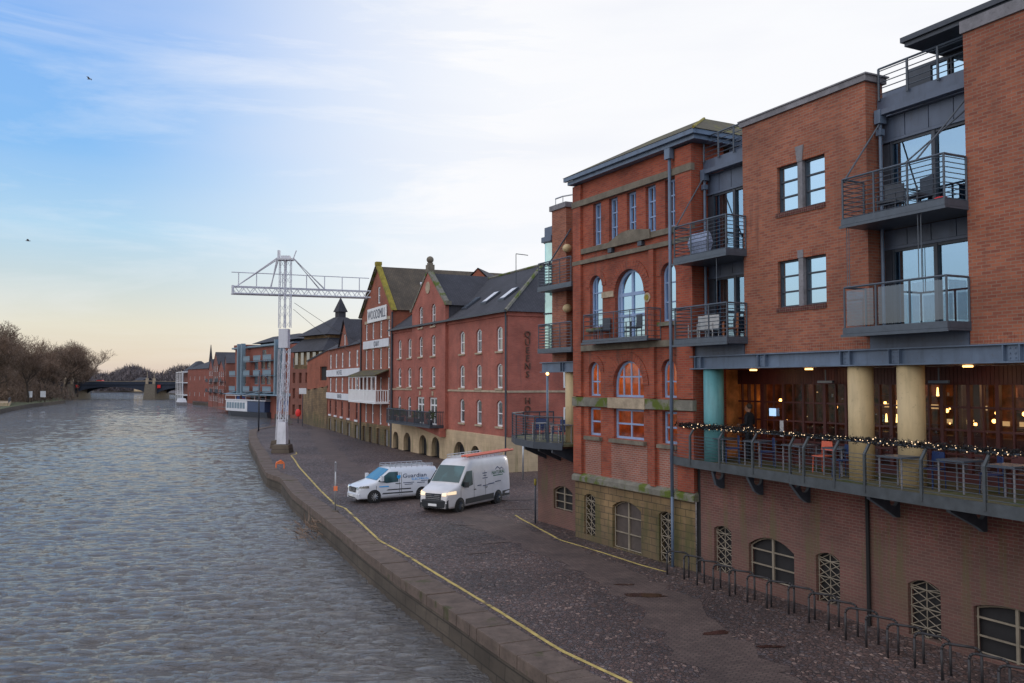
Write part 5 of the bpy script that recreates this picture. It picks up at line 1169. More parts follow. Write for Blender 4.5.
# ================================================================== VANS
def van(name, label, loc, rz, Lb, Wd, H, kind, sc):
    t = thing(name, label, 'van', (loc[0], loc[1], 0), rz); t.scale = (sc, sc, sc)
    body = 'van_white' if kind == 'low' else 'van_dirty'
    f = Lb
    if kind == 'low': prof = [(0, H * .93), (.05, H * .985), (.5, H), (f - 2.2, H), (f - 1.95, H * .975), (f - 1.08, 1.22), (f - .9, 1.16), (f - .30, 1.0), (f - .10, .90), (f - .02, .72), (f, .5)]
    else: prof = [(0, H * .95), (.06, H * .985), (.5, H), (f - 2.35, H), (f - 2.05, H * .965), (f - 1.70, H * .85), (f - 1.02, 1.42), (f - .85, 1.34), (f - .28, 1.16), (f - .08, 1.05), (f - .01, .75), (f, .5)]
    def zt(x):
        for a, b in zip(prof, prof[1:]):
            if a[0] <= x <= b[0]: return a[1] + (b[1] - a[1]) * (x - a[0]) / (b[0] - a[0])
        return prof[-1][1]
    belt = 1.15
    def hw(x, z):
        w = Wd / 2
        if z > belt: w -= (z - belt) / (H - belt) * .13
        if z < .45: w -= (.45 - z) * .15
        if x > f - .95: q = (x - (f - .95)) / .95; w -= .24 * q * q
        if x < .1: w -= (.1 - x) * .3
        return w
    zb = .24; fr = (0, .12, .3, .5, .68, .82, .92, .97, 1.0)
    mb = MB(); rings = []; xs = sorted({p[0] for p in prof} | {f - .6, f - .45, f - .2, 1.0, 2.0, 3.0})
    for x in xs:
        top = zt(x); side = []
        for q in fr: z = zb + (top - zb) * q; w_ = hw(x, z) - (.0 if q < .9 else (.03 if q < .95 else (.07 if q < .99 else .16))); side.append((w_, z))
        ring_ = [(x, w_, z) for w_, z in side] + [(x, 0, top + .015)] + [(x, -w_, z) for w_, z in reversed(side)]; rings.append(ring_)
    mb.loft(rings, smooth=True); b = mb.build('body', body, t)
    def patch(pts, name, mat, off=.008, s=1):      # polygon given as (x,z) laid onto the side of the body
        mb = MB(); mb.face([(x, s * (hw(x, z) + off), z) for x, z in pts][::s]); return mb.build(name, mat, t)
    ws0, ws1 = (f - 1.08, f - 1.95) if kind == 'low' else (f - 1.02, f - 1.78)
    mb = MB(); n = 6
    for i in range(n):
        for j in range(8):
            g = []
            for (a, c) in ((i, j), (i + 1, j), (i + 1, j + 1), (i, j + 1)):
                x = ws0 + (ws1 - ws0) * (.05 + .92 * a / n); z = zt(x); w_ = hw(x, z) - .14; y = -w_ + 2 * w_ * c / 8; g.append((x + .014, y, z + .012 + .015 * (1 - (y / w_) ** 2)))
            mb.face(g, True)
    mb.build('windscreen', 'van_glass', t)
    for s in (1, -1):
        top = H * .9 if kind == 'low' else H * .78
        if kind == 'low': patch([(f - 1.15, 1.20), (f - 1.22, 1.27), (f - 1.85, top - .02), (f - 2.42, top - .02), (f - 2.42, 1.12), (f - 1.7, 1.08)], 'side_window', 'van_glass', .010, s)
        else: patch([(f - 1.02, 1.32), (f - 1.08, 1.45), (f - 1.62, top), (f - 2.15, top), (f - 2.15, 1.28), (f - 1.5, 1.18)], 'side_window', 'van_glass', .010, s)
        for xd in ((f - 2.5, f - 1.05, 2.35) if kind == 'low' else (f - 2.25, f - 1.0, 2.6)):
            zt_ = zt(xd) - .25; mbb = MB(); zz = [zb + .12 + (min(zt_, 1.9 if xd < f - 2 else 1.2) - zb - .12) * k / 6 for k in range(7)]
            for a, c in zip(zz, zz[1:]): mbb.face([(xd - .012, s * (hw(xd, a) + .004), a), (xd + .012, s * (hw(xd, a) + .004), a), (xd + .012, s * (hw(xd, c) + .004), c), (xd - .012, s * (hw(xd, c) + .004), c)])
            mbb.build('door_seam', 'plastic', t)
        for xh in (f - 2.33, 2.5): MB().box(xh - .09, xh + .09, min(s * Wd / 2, s * (Wd / 2 + .02)), max(s * Wd / 2, s * (Wd / 2 + .02)), 1.0, 1.04).build('door_handle', 'plastic', t)
        # mirror
        mb = MB(); y0 = s * (Wd / 2 - .04); mb.box(f - 1.42, f - 1.26, min(y0 + s * .06, y0 + s * .26), max(y0 + s * .06, y0 + s * .26), 1.22, 1.50); mb.tube((f - 1.34, y0 - s * .05, 1.25), (f - 1.34, y0 + s * .1, 1.25), .03); mb.build('mirror', body if kind == 'low' else 'plastic', t)
        hx = f - .30; mb = MB(); zl = (.78, .98) if kind == 'low' else (.88, 1.10)
        for i in range(4):
            a, c = f - .62 + i * .14, f - .62 + (i + 1) * .14; mb.face([(a, s * (hw(a, .9) + .012), zl[0] + .06 - i * .0), (c, s * (hw(c, .9) + .012), zl[0] + .06), (c, s * (hw(c, .9) + .004), zl[1] - i * .02), (a, s * (hw(a, .9) + .004), zl[1])])
        mb.face([(f + .012, s * (Wd / 2 - .50), zl[0]), (f - .0, s * (Wd / 2 - .235), zl[0]), (f - .04, s * (Wd / 2 - .235), zl[1] - .04), (f - .05, s * (Wd / 2 - .50), zl[1] - .08)])
        mb.build('headlight', 'headlight_on' if kind == 'high' else 'pane_far', t)
        for xw in (f - .93, 1.02 if kind == 'low' else 1.30):
            mb = MB(); mb.tube((xw, s * (Wd / 2 - .30), .34), (xw, s * (Wd / 2 + .006), .34), .405, n=28); mb.build('wheel_arch', 'black', t)
            mb = MB(); rr = []
            for (yy, r_) in ((-.23, .30), (-.21, .34), (-.03, .345), (0.0, .33), (.012, .24)):
                rr.append([(xw + r_ * math.cos(2 * math.pi * k / 28), s * (Wd / 2 + yy + .012), .345 + r_ * math.sin(2 * math.pi * k / 28)) for k in range(28)])
            mb.loft(rr, smooth=True); wh = mb.build('wheel', 'rubber', t)
            mb = MB(); c0 = s * (Wd / 2 + .03)
            for k in range(10 if kind == 'low' else 12):
                a = 2 * math.pi * k / (10 if kind == 'low' else 12); mb.tube((xw + .05 * math.cos(a), c0, .345 + .05 * math.sin(a)), (xw + .21 * math.cos(a), c0 - s * .01, .345 + .21 * math.sin(a)), .022, n=5)
            mb.tube((xw, c0 - s * .04, .345), (xw, c0 + s * .012, .345), .07, n=12); mb.build('rim', 'alu' if kind == 'low' else 'dark_steel', wh)
        if kind == 'low':
            for (z0, z1, xa, xb) in ((.66, .72, 1.75, 3.3), (.46, .53, 1.62, 3.6)): patch([(xa, z0), (xb, z0), (xb - .1, z1), (xa, z1)], 'side_moulding', 'plastic', .014, s)
        else: patch([(1.75, .34), (f - 1.42, .34), (f - 1.42, .62), (1.75, .64)], 'side_moulding', 'plastic', .014, s); patch([(.02, .34), (.85, .34), (.85, .64), (.02, .66)], 'side_moulding', 'plastic', .014, s)
    # nose: grille, bumper, plate
    def bow(z, pr): return [(f + pr - .9 * (y / (Wd / 2)) ** 4 * .28 - (.0), y, z) for y in [(-.86 + 1.72 * k / 14) * Wd / 2 for k in range(15)]]
    mb = MB(); mb.loft([bow(.24, -.02), bow(.30, .05), bow(.52 if kind == 'low' else .62, .07), bow(.56 if kind == 'low' else .68, .02)], closed=False, caps=False)
    for zz in (0,): mb.box(f - .3, f, -Wd * .40, Wd * .40, .24, .5)
    mb.build('bumper', 'plastic' if kind == 'high' else body, t)
    gz = (.62, .88) if kind == 'low' else (.66, .98)
    mb = MB(); mb.box(f - .05, f + .03, -.46, .46, gz[0], gz[1]); g = mb.build('grille', 'plastic', t)
    mb = MB()
    for k in range(3): z = gz[0] + .06 + k * (gz[1] - gz[0] - .1) / 2.5; mb.box(f + .031, f + .038, -.42, .42, z, z + .018)
    mb.build('grille_bars', 'alu', g)
    mb = MB(); mb.tube((f + .03, 0, gz[1] - .09), (f + .05, 0, gz[1] - .09), .07, n=14); mb.build('badge', 'dark_steel', g)
    MB().box(f + .075, f + .085, -.26, .26, .36, .48).build('number_plate', 'white', t)
    if kind == 'low': MB().box(f + .05, f + .078, -.5, .5, .30, .34).build('lower_intake', 'plastic', t)
    for s in (-1, 1): MB().box(-.02, .0, min(s * .82, s * .92), max(s * .82, s * .92), 1.0, 1.5).build('tail_light', 'red', t)
    mb = MB(); zr = H + .18; x0, x1 = (.2, f - 2.0) if kind == 'low' else (.3, f - 2.3)       # roof rack
    for s in (-1, 1):
        mb.tube((x0, s * .72, zr), (x1, s * .72, zr), .022); mb.tube((x0, s * .72, zr - .1), (x1, s * .72, zr - .1), .018)
        for k in range(9): x = x0 + (x1 - x0) * k / 8; mb.tube((x, s * .72, H - .01), (x, s * .72, zr), .018)
    for k in range(11): x = x0 + (x1 - x0) * k / 10; mb.tube((x, -.72, zr - .1), (x, .72, zr - .1), .018)
    mb.build('roof_rack', 'alu', t)
    return t
V1 = van('parked_van', 'low white van with cyan and navy lettering parked nearest the river', (-4.35, 46.5), -147.5, 4.97, 1.95, 1.90, 'low', .88)
rot = (R(90), 0, R(180)); ys = .985
def side_text(s_, size, mat, V, x, z, Wd, sx_=1.0): return text(s_, size, 'lettering', mat, V, (x, Wd / 2 + .016 - max(0, z - 1.15) / ((1.86 if V is V1 else 2.5) - 1.15) * .13, z), (R(90), 0, R(180)), .002, sx_=sx_)
side_text('Guardian', .34, 'navy', V1, 1.50, 1.42, 1.99, 1.25); side_text('ELECTRICAL', .17, 'cyan', V1, 1.15, 1.22, 1.99, 1.2)
mb = MB(); c = 2.52; mb.prism_y([(c - .11, 1.36), (c, 1.26), (c + .11, 1.36), (c + .11, 1.48), (c - .11, 1.48)], .945, .975); mb.build('shield_emblem', 'cyan', V1)
for (x, z, l_) in ((1.9, 1.02, .7), (1.1, .98, .5), (1.9, .92, .5), (.9, 1.08, .4)): MB().box(x - l_ / 2, x + l_ / 2, .983, .989, z, z + .035).build('lettering_line', 'navy', V1)
MB().box(3.15, 3.75, .982, .989, .86, .92).build('lettering_line', 'cyan', V1)
V2 = van('delivery_van', 'tall grubby white van with lit headlamps and a coral ladder on its roof', (-.91, 45.26), -120.2, 5.98, 2.06, 2.58, 'high', .91)
side_text('NATURAL', .27, 'green', V2, 1.20, 1.70, 2.06, 1.15)
mb = MB(); mb.prism_y([(.95, 1.86), (1.25, 2.02), (1.55, 1.86), (1.50, 1.86), (1.25, 1.98), (1.0, 1.86)], .94, .975); mb.prism_y([(.62, 1.84), (.85, 1.96), (1.08, 1.84), (1.03, 1.84), (.85, 1.92), (.67, 1.84)], .94, .975); mb.build('roof_emblem', 'navy', V2)
MB().box(.75, 1.75, .98, 1.005, 1.53, 1.575).build('lettering_line', 'green', V2)
for (x, z, l_) in ((2.6, 1.75, .45), (2.6, 1.62, .3), (2.6, 1.49, .5), (3.2, 1.16, .35), (2.6, 1.10, .5), (2.0, 1.14, .6), (1.3, 1.20, .6)): MB().box(x - l_ / 2, x + l_ / 2, 1.022 - max(0, z - 1.15) * .10, 1.036 - max(0, z - 1.15) * .10, z, z + .045).build('lettering_line', 'navy', V2)
MB().face([(f_ := 5.06, -.3, 1.305), (f_, .3, 1.305), (5.22, .3, 1.26), (5.22, -.3, 1.26)]).build('lettering_line', 'navy', V2) if 0 else None
def vpt(V, x, y, z):
    a = V.rotation_euler.z; k = V.scale.x; return Vector((V.location.x + k * (x * math.cos(a) - y * math.sin(a)), V.location.y + k * (x * math.sin(a) + y * math.cos(a)), k * z))
mb = MB()
for s in (-.16, .16): mb.tube(vpt(V2, 3.95, .55 + s, 2.74), vpt(V2, -.75, .62 + s, 2.80), .055, n=4)
for k in range(14): x = 3.8 - k * .33; mb.tube(vpt(V2, x, .39, 2.75), vpt(V2, x, .74, 2.75), .022, n=4)
tag(mb.build('ladder', 'orange_red'), 'coral red ladder strapped to the roof rack of the tall van', 'ladder')

# ================================================================== SMALL QUAYSIDE THINGS
def hoop(x, y, rz, i, n):
    word = ['first', 'second', 'third', 'fourth', 'fifth', 'sixth', 'seventh', 'eighth', 'ninth', 'tenth', 'eleventh', 'twelfth', 'thirteenth', 'fourteenth', 'fifteenth', 'sixteenth', 'seventeenth'][n - 1 - i]
    c, s = math.cos(rz), math.sin(rz); mb = MB(); pts = [(-.36, 0)] + [(-.36, .62)] + [(-.36 + .13 * (1 - math.cos(a)), .62 + .13 * math.sin(a)) for a in (R(30), R(60), R(90))] + [(.36 - .13 * (1 - math.cos(a)), .62 + .13 * math.sin(a)) for a in (R(90), R(60), R(30))] + [(.36, .62), (.36, 0)]
    mb.path([(p * c, p * s, z) for p, z in pts], .028, 8)
    o = mb.build('cycle_hoop', 'hoop_steel'); o.location = (x, y, 0); return tag(o, 'dark cycle hoop, %s from the near end of the row under the bar terrace' % word, 'cycle stand', 'cycle hoops along the undercroft wall')
hp = [(.2, -.9), (1.0, -.9), (1.75, -.95), (2.5, -1.0), (3.25, -1.0), (4.0, -1.05), (4.75, -1.0), (5.45, -.95), (6.25, -1.0), (7.0, -1.15), (7.7, -1.3), (8.4, -1.45), (9.1, -1.55), (9.85, -1.65), (10.6, -1.75), (11.3, -1.9), (12.0, -2.0)]
for i, (u, v) in enumerate(hp): p = a1(u, v, 0); hoop(p[0], p[1], R(-63.6 + (18 if i % 2 else 30)), i, len(hp))
def pole(name, x, y, h, r, mat, label, cat, extra=None):
    t = thing(name, label, cat, (x, y, 0)); MB().tube((0, 0, 0), (0, 0, h), r, r * .8, 10).build('pole', mat, t)
    if extra: extra(t)
    return t
pole('marker_post', -8.21, 40.7, 2.35, .035, 'alu', 'thin pale post with an orange tag at the quay edge before the low van', 'post', lambda t: (MB().box(-.07, .10, -.03, .03, 1.0, 1.22).build('tag', 'orange', t), MB().box(-.05, .05, -.04, .04, 1.9, 2.3).build('top_plate', 'coping', t), MB().tube((0, 0, 0), (0, 0, .1), .16, n=10).build('base', 'stone_quay', t)))
pole('sign_post', .68, 54.1, 2.9, .06, 'alu', 'plain grey post standing behind the tall van under the far terrace', 'post')
pole('mooring_mast', -31.2, 107.5, 7.4, .09, 'dark_steel', 'thin dark mast left of the crane with slack ropes', 'post', lambda t: (MB().path([(0, 0, 7.2), (2.5, -4, 6.3), (5.5, -10, 7.4)], .03, 4).build('rope', 'dark_steel', t), MB().path([(0, 0, 5.0), (-2.0, -1, 4.4), (2.5, -4, 3.9)], .03, 4).build('rope', 'dark_steel', t)))
pole('yellow_topped_post', 1.0, 37.6, 1.9, .04, 'dark_steel', 'thin post with yellow top by the corner of the narrow wing', 'post', lambda t: MB().tube((0, 0, 1.62), (0, 0, 1.9), .055, n=10).build('cap', 'moss_yellow', t))
t = thing('terrace_lamp', 'blue lamp post with a small lit amber head on the far terrace', 'lamp', (1.46, 35.9, 3.57)); MB().tube((0, 0, 0), (0, 0, 2.75), .05, n=8).build('pole', 'steel_blue', t); m_ = MB(); m_.ball((0, 0, 2.82), .065, 8); m_.build('lamp_head', 'bulb_soft', t)
t = thing('lifebuoy_stand', 'red lifebuoy housing on a post at the far end of the quay', 'lifebuoy', (-31.5, 128.5, 0)); MB().tube((0, 0, 0), (0, 0, 1.2), .08).build('post', 'dark_steel', t); mb = MB(); mb.ball((0, 0, 1.5), .42, 10, 1.4, .4); mb.build('housing', 'red', t)
t = thing('ladder_rail', 'small bright orange hand rail at the notch in the quay', 'rail', (-16.35, 61.2, 0), 25); t.scale = (.5, .5, .7); mb = MB(); mb.path([(-.3, 0, 0), (-.3, 0, .55), (.35, 0, .8), (.8, 0, .5), (.8, 0, 0)], .09, 6); mb.box(-.3, .7, -.04, .04, .45, .7); mb.build('handle', 'orange', t)
t = thing('quay_sign', 'pale sign board on a dark post against the curved wall', 'sign', (-28.8, 120, 0)); MB().tube((0, 0, 0), (0, 0, 5.2), .06).build('post', 'dark_steel', t); MB().box(-.5, .5, -.12, -.06, 4.4, 5.2).build('board', 'white_dirty', t)
mb = MB()
for k in range(110):
    p = Vector((-8.75 + random.gauss(0, .75) * .5, 39.0 + random.gauss(0, .9), random.uniform(-.95, -.25))); d = Vector((random.uniform(-1, .4), random.uniform(-.8, .8), random.uniform(-.2, .7))).normalized() * random.uniform(.3, .9); q = Vector((.02, .02, .02)); p.x += -.2; mb.face([p, p + d, p + d * .5 + q])
tag(mb.build('driftwood', 'twig'), 'tangle of brushwood caught against the quay wall', 'brushwood', kind='stuff')
t = thing('aerial', 'thin bent TV aerial above the hotel roof', 'aerial', (0.3, 64.5, 13.6)); MB().path([(0, 0, -.5), (0, 0, 2.0), (.9, .1, 1.9)], .03, 5).build('mast', 'dark_steel', t)
for i, (x, y, z, l_) in enumerate(((-148, 300, 112, 'upper'), (-168, 300, 55, 'lower'))):
    t = thing('gull', '%s of two distant gulls gliding in the left of the sky' % l_, 'bird', (x, y, z), 25 * i); t['group'] = 'gulls in the sky'
    mb = MB(); rr = [[(q + .0, r_ * math.cos(a), r_ * .8 * math.sin(a)) for a in [k * math.pi / 3 for k in range(6)]] for q, r_ in ((-.8, .05), (-.5, .16), (0, .22), (.5, .18), (.75, .10), (.95, .03))]; mb.loft(rr, smooth=True)
    for s in (-1, 1):
        for (y0, y1, z0, z1, c0, c1) in ((.1, .9, .1, .45, .35, .28), (.9, 2.0, .45, .25, .28, .06)): mb.loft([[(-c0, s * y0, z0), (c0, s * y0, z0), (c0, s * y0, z0 + .05), (-c0, s * y0, z0 + .05)], [(-c1 - .1, s * y1, z1), (c1 - .1, s * y1, z1), (c1 - .1, s * y1, z1 + .03), (-c1 - .1, s * y1, z1 + .03)]])
    mb.build('body', 'coping', t)
# hotel balcony plants
c4, s4 = math.cos(R(-64.05)), math.sin(R(-64.05))
for (u, s, l_) in ((-21.0, .45, 'leafy planter at the left end of the hotel balcony'), (-19.0, .4, 'leafy planter left of the hotel balcony doors'), (-15.0, .45, 'leafy planter between the hotel balcony doors'), (-12.0, .4, 'leafy planter at the right end of the hotel balcony')):
    v = -1.05; t = thing('potted_plant', l_, 'plant', (-.268 + c4 * u - s4 * v, 58.568 + s4 * u + c4 * v, 2.61), 0, 'planters on the hotel balcony')
    MB().tube((0, 0, 0), (0, 0, .45), .18, .24, 10).build('pot', 'dark_steel', t); mb = MB()
    for k in range(160):
        a, q = random.uniform(0, 6.28), s * math.sqrt(random.random()); x, y, z = q * math.cos(a), q * math.sin(a), .5 + random.uniform(0, .7) * (1 - q); d = random.uniform(.06, .14); mb.face([(x, y, z), (x + d, y + random.uniform(-.1, .1), z + .05), (x + random.uniform(-.05, .05), y, z + d)])
    mb.build('foliage', 'leaf', t)

# ================================================================== TERRACE FURNITURE
def table(u, v, label, g='grey framed tables on the bar terrace'):
    p = a1(u, v, 3.565); t = thing('terrace_table', label, 'table', p, -63.6, g); MB().box(-.35, .35, -.35, .35, .70, .74).build('table_top', 'rail', t)
    for a in (-.31, .31):
        for b in (-.31, .31): MB().tube((a, b, 0), (a, b, .70), .022, n=6).build('leg', 'coping', t)
for i, (u, v, l_) in enumerate(((.95, .35, 'grey table beside the turquoise column'), (2.4, .5, 'grey terrace table in front of the blue notice'), (4.15, .35, 'grey terrace table between the door and the cream columns'), (5.5, .5, 'grey terrace table just left of the first cream column'), (8.05, -.35, 'grey terrace table in front of the second cream column'), (9.3, .1, 'grey terrace table just right of the second cream column'), (10.6, -.1, 'grey terrace table nearest the right picture edge'))): table(u, v, l_)
def stool(u, v, label, mat='blue_chair'):
    p = a1(u, v, 3.565); t = thing('terrace_chair', label, 'chair', p, -63.6 + random.uniform(-40, 40), 'coloured chairs on the bar terrace'); mb = MB(); mb.box(-.2, .2, -.2, .2, .44, .47); mb.build('seat', mat, t)
    mb = MB(); mb.prism_y([(-.2, .6), (.2, .6), (.17, .85), (-.17, .85)], .18, .21); mb.build('backrest', mat, t)
    for a in (-.17, .17):
        for b in (-.17, .19): MB().tube((a * 1.1, b * 1.1, 0), (a, b, .45 if b < 0 else .8), .014, n=5).build('leg', mat, t)
for (u, v, l_, m_) in ((1.5, .2, 'blue chair right of the turquoise column', 'blue_chair'), (2.9, .3, 'blue chair beside the table before the notice', 'blue_chair'), (3.6, .6, 'red chair near the bar door', 'maroon'), (4.75, .6, 'orange red chair left of the first cream column', 'orange_red'), (5.9, .1, 'blue chair in front of the first cream column', 'blue_chair'), (8.5, .2, 'blue chair right of the second cream column', 'blue_chair'), (9.9, .3, 'blue chair between the two tables at the right', 'blue_chair'), (10.2, .8, 'red chair close to the bar glass at the right', 'maroon')): stool(u, v, l_, m_)
def stool_at(p, rz, label, mat, par_group, s=1.0):
    t = thing('balcony_chair', label, 'chair', p, rz, par_group); MB().box(-.24, .24, -.22, .22, .40, .44).build('seat', mat, t); MB().box(-.24, .24, .2, .23, .45, .9).build('backrest', mat, t)
    for a in (-.22, .22):
        for b in (-.2, .2): MB().tube((a, b, 0), (a, b, .62), .02, n=5).build('leg', mat, t)
stool_at(a1(.55, -.3, 7.24), -63, 'left pale metal chair on the lower left balcony', 'alu', 'chairs on the balconies'); stool_at(a1(1.15, -.35, 7.24), -40, 'right pale metal chair on the lower left balcony', 'alu', 'chairs on the balconies'); stool_at(a1(1.95, -.2, 7.24), -100, 'brown wooden chair on the lower left balcony', 'wood', 'chairs on the balconies')
stool_at(a1(7.9, -.3, 9.95), -50, 'left dark wicker chair on the top right balcony', 'dark_steel', 'chairs on the balconies'); stool_at(a1(8.7, -.3, 9.95), -80, 'right dark wicker chair on the top right balcony', 'dark_steel', 'chairs on the balconies')
c2, s2 = math.cos(R(-62.06)), math.sin(R(-62.06))
a2 = lambda u, v, z: (5.897 + c2 * u - s2 * v, 28.044 + s2 * u + c2 * v, z)
stool_at(a2(-4.9, -.3, 7.53), -60, 'left dark chair on the balcony of the arched doors', 'dark_steel', 'chairs on the balconies'); stool_at(a2(-2.9, -.3, 7.53), -75, 'right dark chair on the balcony of the arched doors', 'dark_steel', 'chairs on the balconies')
stool_at(a2(-9.3, .5, 3.57), -60, 'dark blue chair near the column on the far terrace', 'blue_chair', 'chairs on the balconies'); stool_at(a2(-10.8, .4, 3.57), -20, 'dark blue chair in the middle of the far terrace', 'blue_chair', 'chairs on the balconies')
for (u, v, l_) in ((-8.5, .1, 'pale framed table right on the far terrace'), (-10.2, .2, 'pale framed table left on the far terrace')):
    t = thing('terrace_table', l_, 'table', a2(u, v, 3.575), -62); MB().box(-.35, .35, -.35, .35, .7, .74).build('table_top', 'coping', t); [MB().tube((a, b, 0), (a, b, .7), .022, n=6).build('leg', 'alu', t) for a in (-.3, .3) for b in (-.3, .3)]
mb = MB(); mb.loft([[(-.35, -.06, 0), (.35, -.06, 0), (.35, .1, 0), (-.35, .1, 0)], [(-.42, -.16, .3), (.42, -.16, .3), (.42, .14, .3), (-.42, .14, .3)], [(-.38, -.05, .62), (.38, -.05, .62), (.38, .05, .62), (-.38, .05, .62)]]); o = mb.build('cushion', 'cushion'); o.location = a1(.95, -.5, 10.08); o.rotation_euler = (0, 0, R(-60)); tag(o, 'striped blue cushion leaning on the top left balcony railing', 'cushion')
mb = MB(); mb.ball((0, 0, .12), .2, 8, .6); o = mb.build('red_planter', 'red'); o.location = a1(9.35, -.4, 10.0); tag(o, 'small red bowl on the top right balcony floor', 'bowl')
# pendant lamps inside
def pendant(p, zc, label, grp):
    t = thing('pendant_lamp', label, 'lamp', p, 0, grp); MB().tube((0, 0, .06), (0, 0, zc - p[2]), .008, n=4).build('cord', 'black', t); mb = MB(); mb.ball((0, 0, 0), .055, 8); mb.build('bulb', 'bulb', t)
for i, (u, v, z, l_) in enumerate(((.75, 2.9, 5.45, 'just right of the turquoise column'), (1.35, 2.5, 5.20, 'above the standing man'), (1.9, 2.8, 5.50, 'above the blue notice'), (3.9, 2.8, 5.38, 'left one between door and first cream column'), (4.3, 2.5, 5.12, 'lower one left of the first cream column'), (6.7, 3.0, 5.05, 'lowest between the cream columns'), (7.1, 2.6, 5.30, 'upper between the cream columns'), (8.0, 3.2, 5.05, 'just left of the second cream column'), (8.5, 2.6, 5.28, 'just right of the second cream column'), (9.2, 2.6, 5.28, 'second right of the second cream column'), (9.85, 2.5, 5.25, 'third right of the second cream column'), (10.5, 3.0, 5.45, 'nearest the right picture edge'))): pendant(a1(u, v, z), 6.4, 'glowing bulb in the bar, ' + l_, 'hanging bulbs in the bar')
for z, l_ in ((6.15, 'top'), (5.95, 'middle'), (5.78, 'bottom')): pendant(a2(-3.45, 1.2, z), 7.05, '%s bulb of the cluster in the wide arched dining window' % l_, 'bulbs in the dining window')
# fairy lights along the terrace rail
seg = ((-1.0, 3.3, 'left', .16), (3.3, 7.6, 'middle', .09), (7.6, 12.0, 'right', .13))
bm_ = MB(); bm_.ball((0, 0, 0), .013, 5); B0 = bm_.build('bulb', 'bulb_tiny'); B0.hide_render = False
first = True
for (ua, ub, w_, am) in seg:
    t = thing('fairy_light_string', '%s tangled string of fairy lights on the bar terrace rail' % w_, 'string lights', (0, 0, 0), 0, 'fairy lights on the terrace rail'); mb = MB(); prev = None
    for k in range(520):
        u = ua + (ub - ua) * ((k % 260) + (.5 if k > 259 else 0)) / 260; v = ev(u) + .14 + random.uniform(-am, am) * .8; z = 4.66 + random.uniform(-am, am) * .6; p = a1(u, v, z)
        if prev and k != 260: mb.tube(prev, p, .012, n=3)
        prev = p
        if k % 6 == 0:
            b = B0 if first else B0.copy()
            if not first: COL.objects.link(b)
            first = False; b.parent = t; b.location = p; s_ = random.uniform(.5, 1.3); b.scale = (s_, s_, s_)
    for k in range(900):
        u = random.uniform(ua, ub); p = Vector(a1(u, ev(u) + .14 + random.gauss(0, am * .55), 4.66 + random.gauss(0, am * .42))); d = Vector((random.uniform(-1, 1), random.uniform(-1, 1), random.uniform(-1, 1))).normalized() * .07; e_ = Vector((random.uniform(-1, 1), random.uniform(-1, 1), random.uniform(-1, 1))) * .014; mb.face([p - e_, p + e_, p + d])
    mb.build('wire', 'black', t)
# ================================================================== PERSON
def skinned(name, joints, edges, mat, parent, sub=2):
    me = bpy.data.meshes.new(name); me.from_pydata([j[:3] for j in joints], edges, []); o = bpy.data.objects.new(name, me); COL.objects.link(o)
    sk = o.modifiers.new('skin', 'SKIN'); sl_ = me.skin_vertices[0].data
    for i, j in enumerate(joints): sl_[i].radius = (j[3], j[4] if len(j) > 4 else j[3])
    sl_[0].use_root = True
    if sub: o.modifiers.new('sub', 'SUBSURF').levels = sub; o.modifiers['sub'].render_levels = sub
    dg = bpy.context.evaluated_depsgraph_get(); m2 = bpy.data.meshes.new_from_object(o.evaluated_get(dg)); bpy.data.objects.remove(o)
    for p in m2.polygons: p.use_smooth = True
    m2.materials.clear(); m2.materials.append(M[mat]); m2.name = name; r = bpy.data.objects.new(name, m2); COL.objects.link(r); r.parent = parent; return r
PR = thing('person', 'man in a dark jacket standing by the bar door looking down at his hands', 'person', a1(.92, 1.40, 3.565), -63.6 - 70)
J = [(0, 0, .95, .15, .12), (0, 0, 1.12, .15, .11), (0, .0, 1.30, .17, .12), (0, .01, 1.44, .12, .09), (0, -.01, 1.52, .055), (0, -.03, 1.60, .06),
     (.11, 0, .88, .10), (.12, -.02, .50, .07), (.12, .02, .10, .05), (.12, -.12, .04, .045, .03), (-.11, 0, .88, .10), (-.12, -.02, .50, .07), (-.12, .02, .10, .05), (-.12, -.12, .04, .045, .03),
     (.19, .01, 1.42, .07), (.25, .03, 1.15, .05), (.12, -.24, 1.10, .038), (-.19, .01, 1.42, .07), (-.25, .03, 1.15, .05), (-.10, -.24, 1.12, .038)]
Ed = [(0, 1), (1, 2), (2, 3), (3, 4), (4, 5), (0, 6), (6, 7), (7, 8), (8, 9), (0, 10), (10, 11), (11, 12), (12, 13), (3, 14), (14, 15), (15, 16), (3, 17), (17, 18), (18, 19)]
bo = skinned('body', J, Ed, 'cloth_dark', PR)
mb = MB()
rings = []
for z, rx, ry, dy in ((1.50, .045, .05, .0), (1.54, .055, .07, -.02), (1.58, .068, .09, -.03), (1.63, .075, .10, -.03), (1.68, .078, .10, -.025), (1.73, .070, .092, -.015), (1.77, .045, .06, -.01), (1.785, .01, .02, -.01)): rings.append([(rx * math.cos(2 * math.pi * k / 16), dy + ry * math.sin(2 * math.pi * k / 16), z) for k in range(16)])
mb.loft(rings, smooth=True); mb.ball((0, -.135, 1.635), .017, 6, 1.6); mb.ball((.078, -.01, 1.64), .02, 6, 1.5); mb.ball((-.078, -.01, 1.64), .02, 6, 1.5); hd = mb.build('head', 'skin', PR)
mb = MB(); [mb.ball((s * .03, -.118, 1.66), .011, 6) for s in (-1, 1)]; mb.box(-.025, .025, -.128, -.11, 1.583, 1.590); mb.build('eyes_and_mouth', 'cloth_dark', hd)
mb = MB(); rings = []
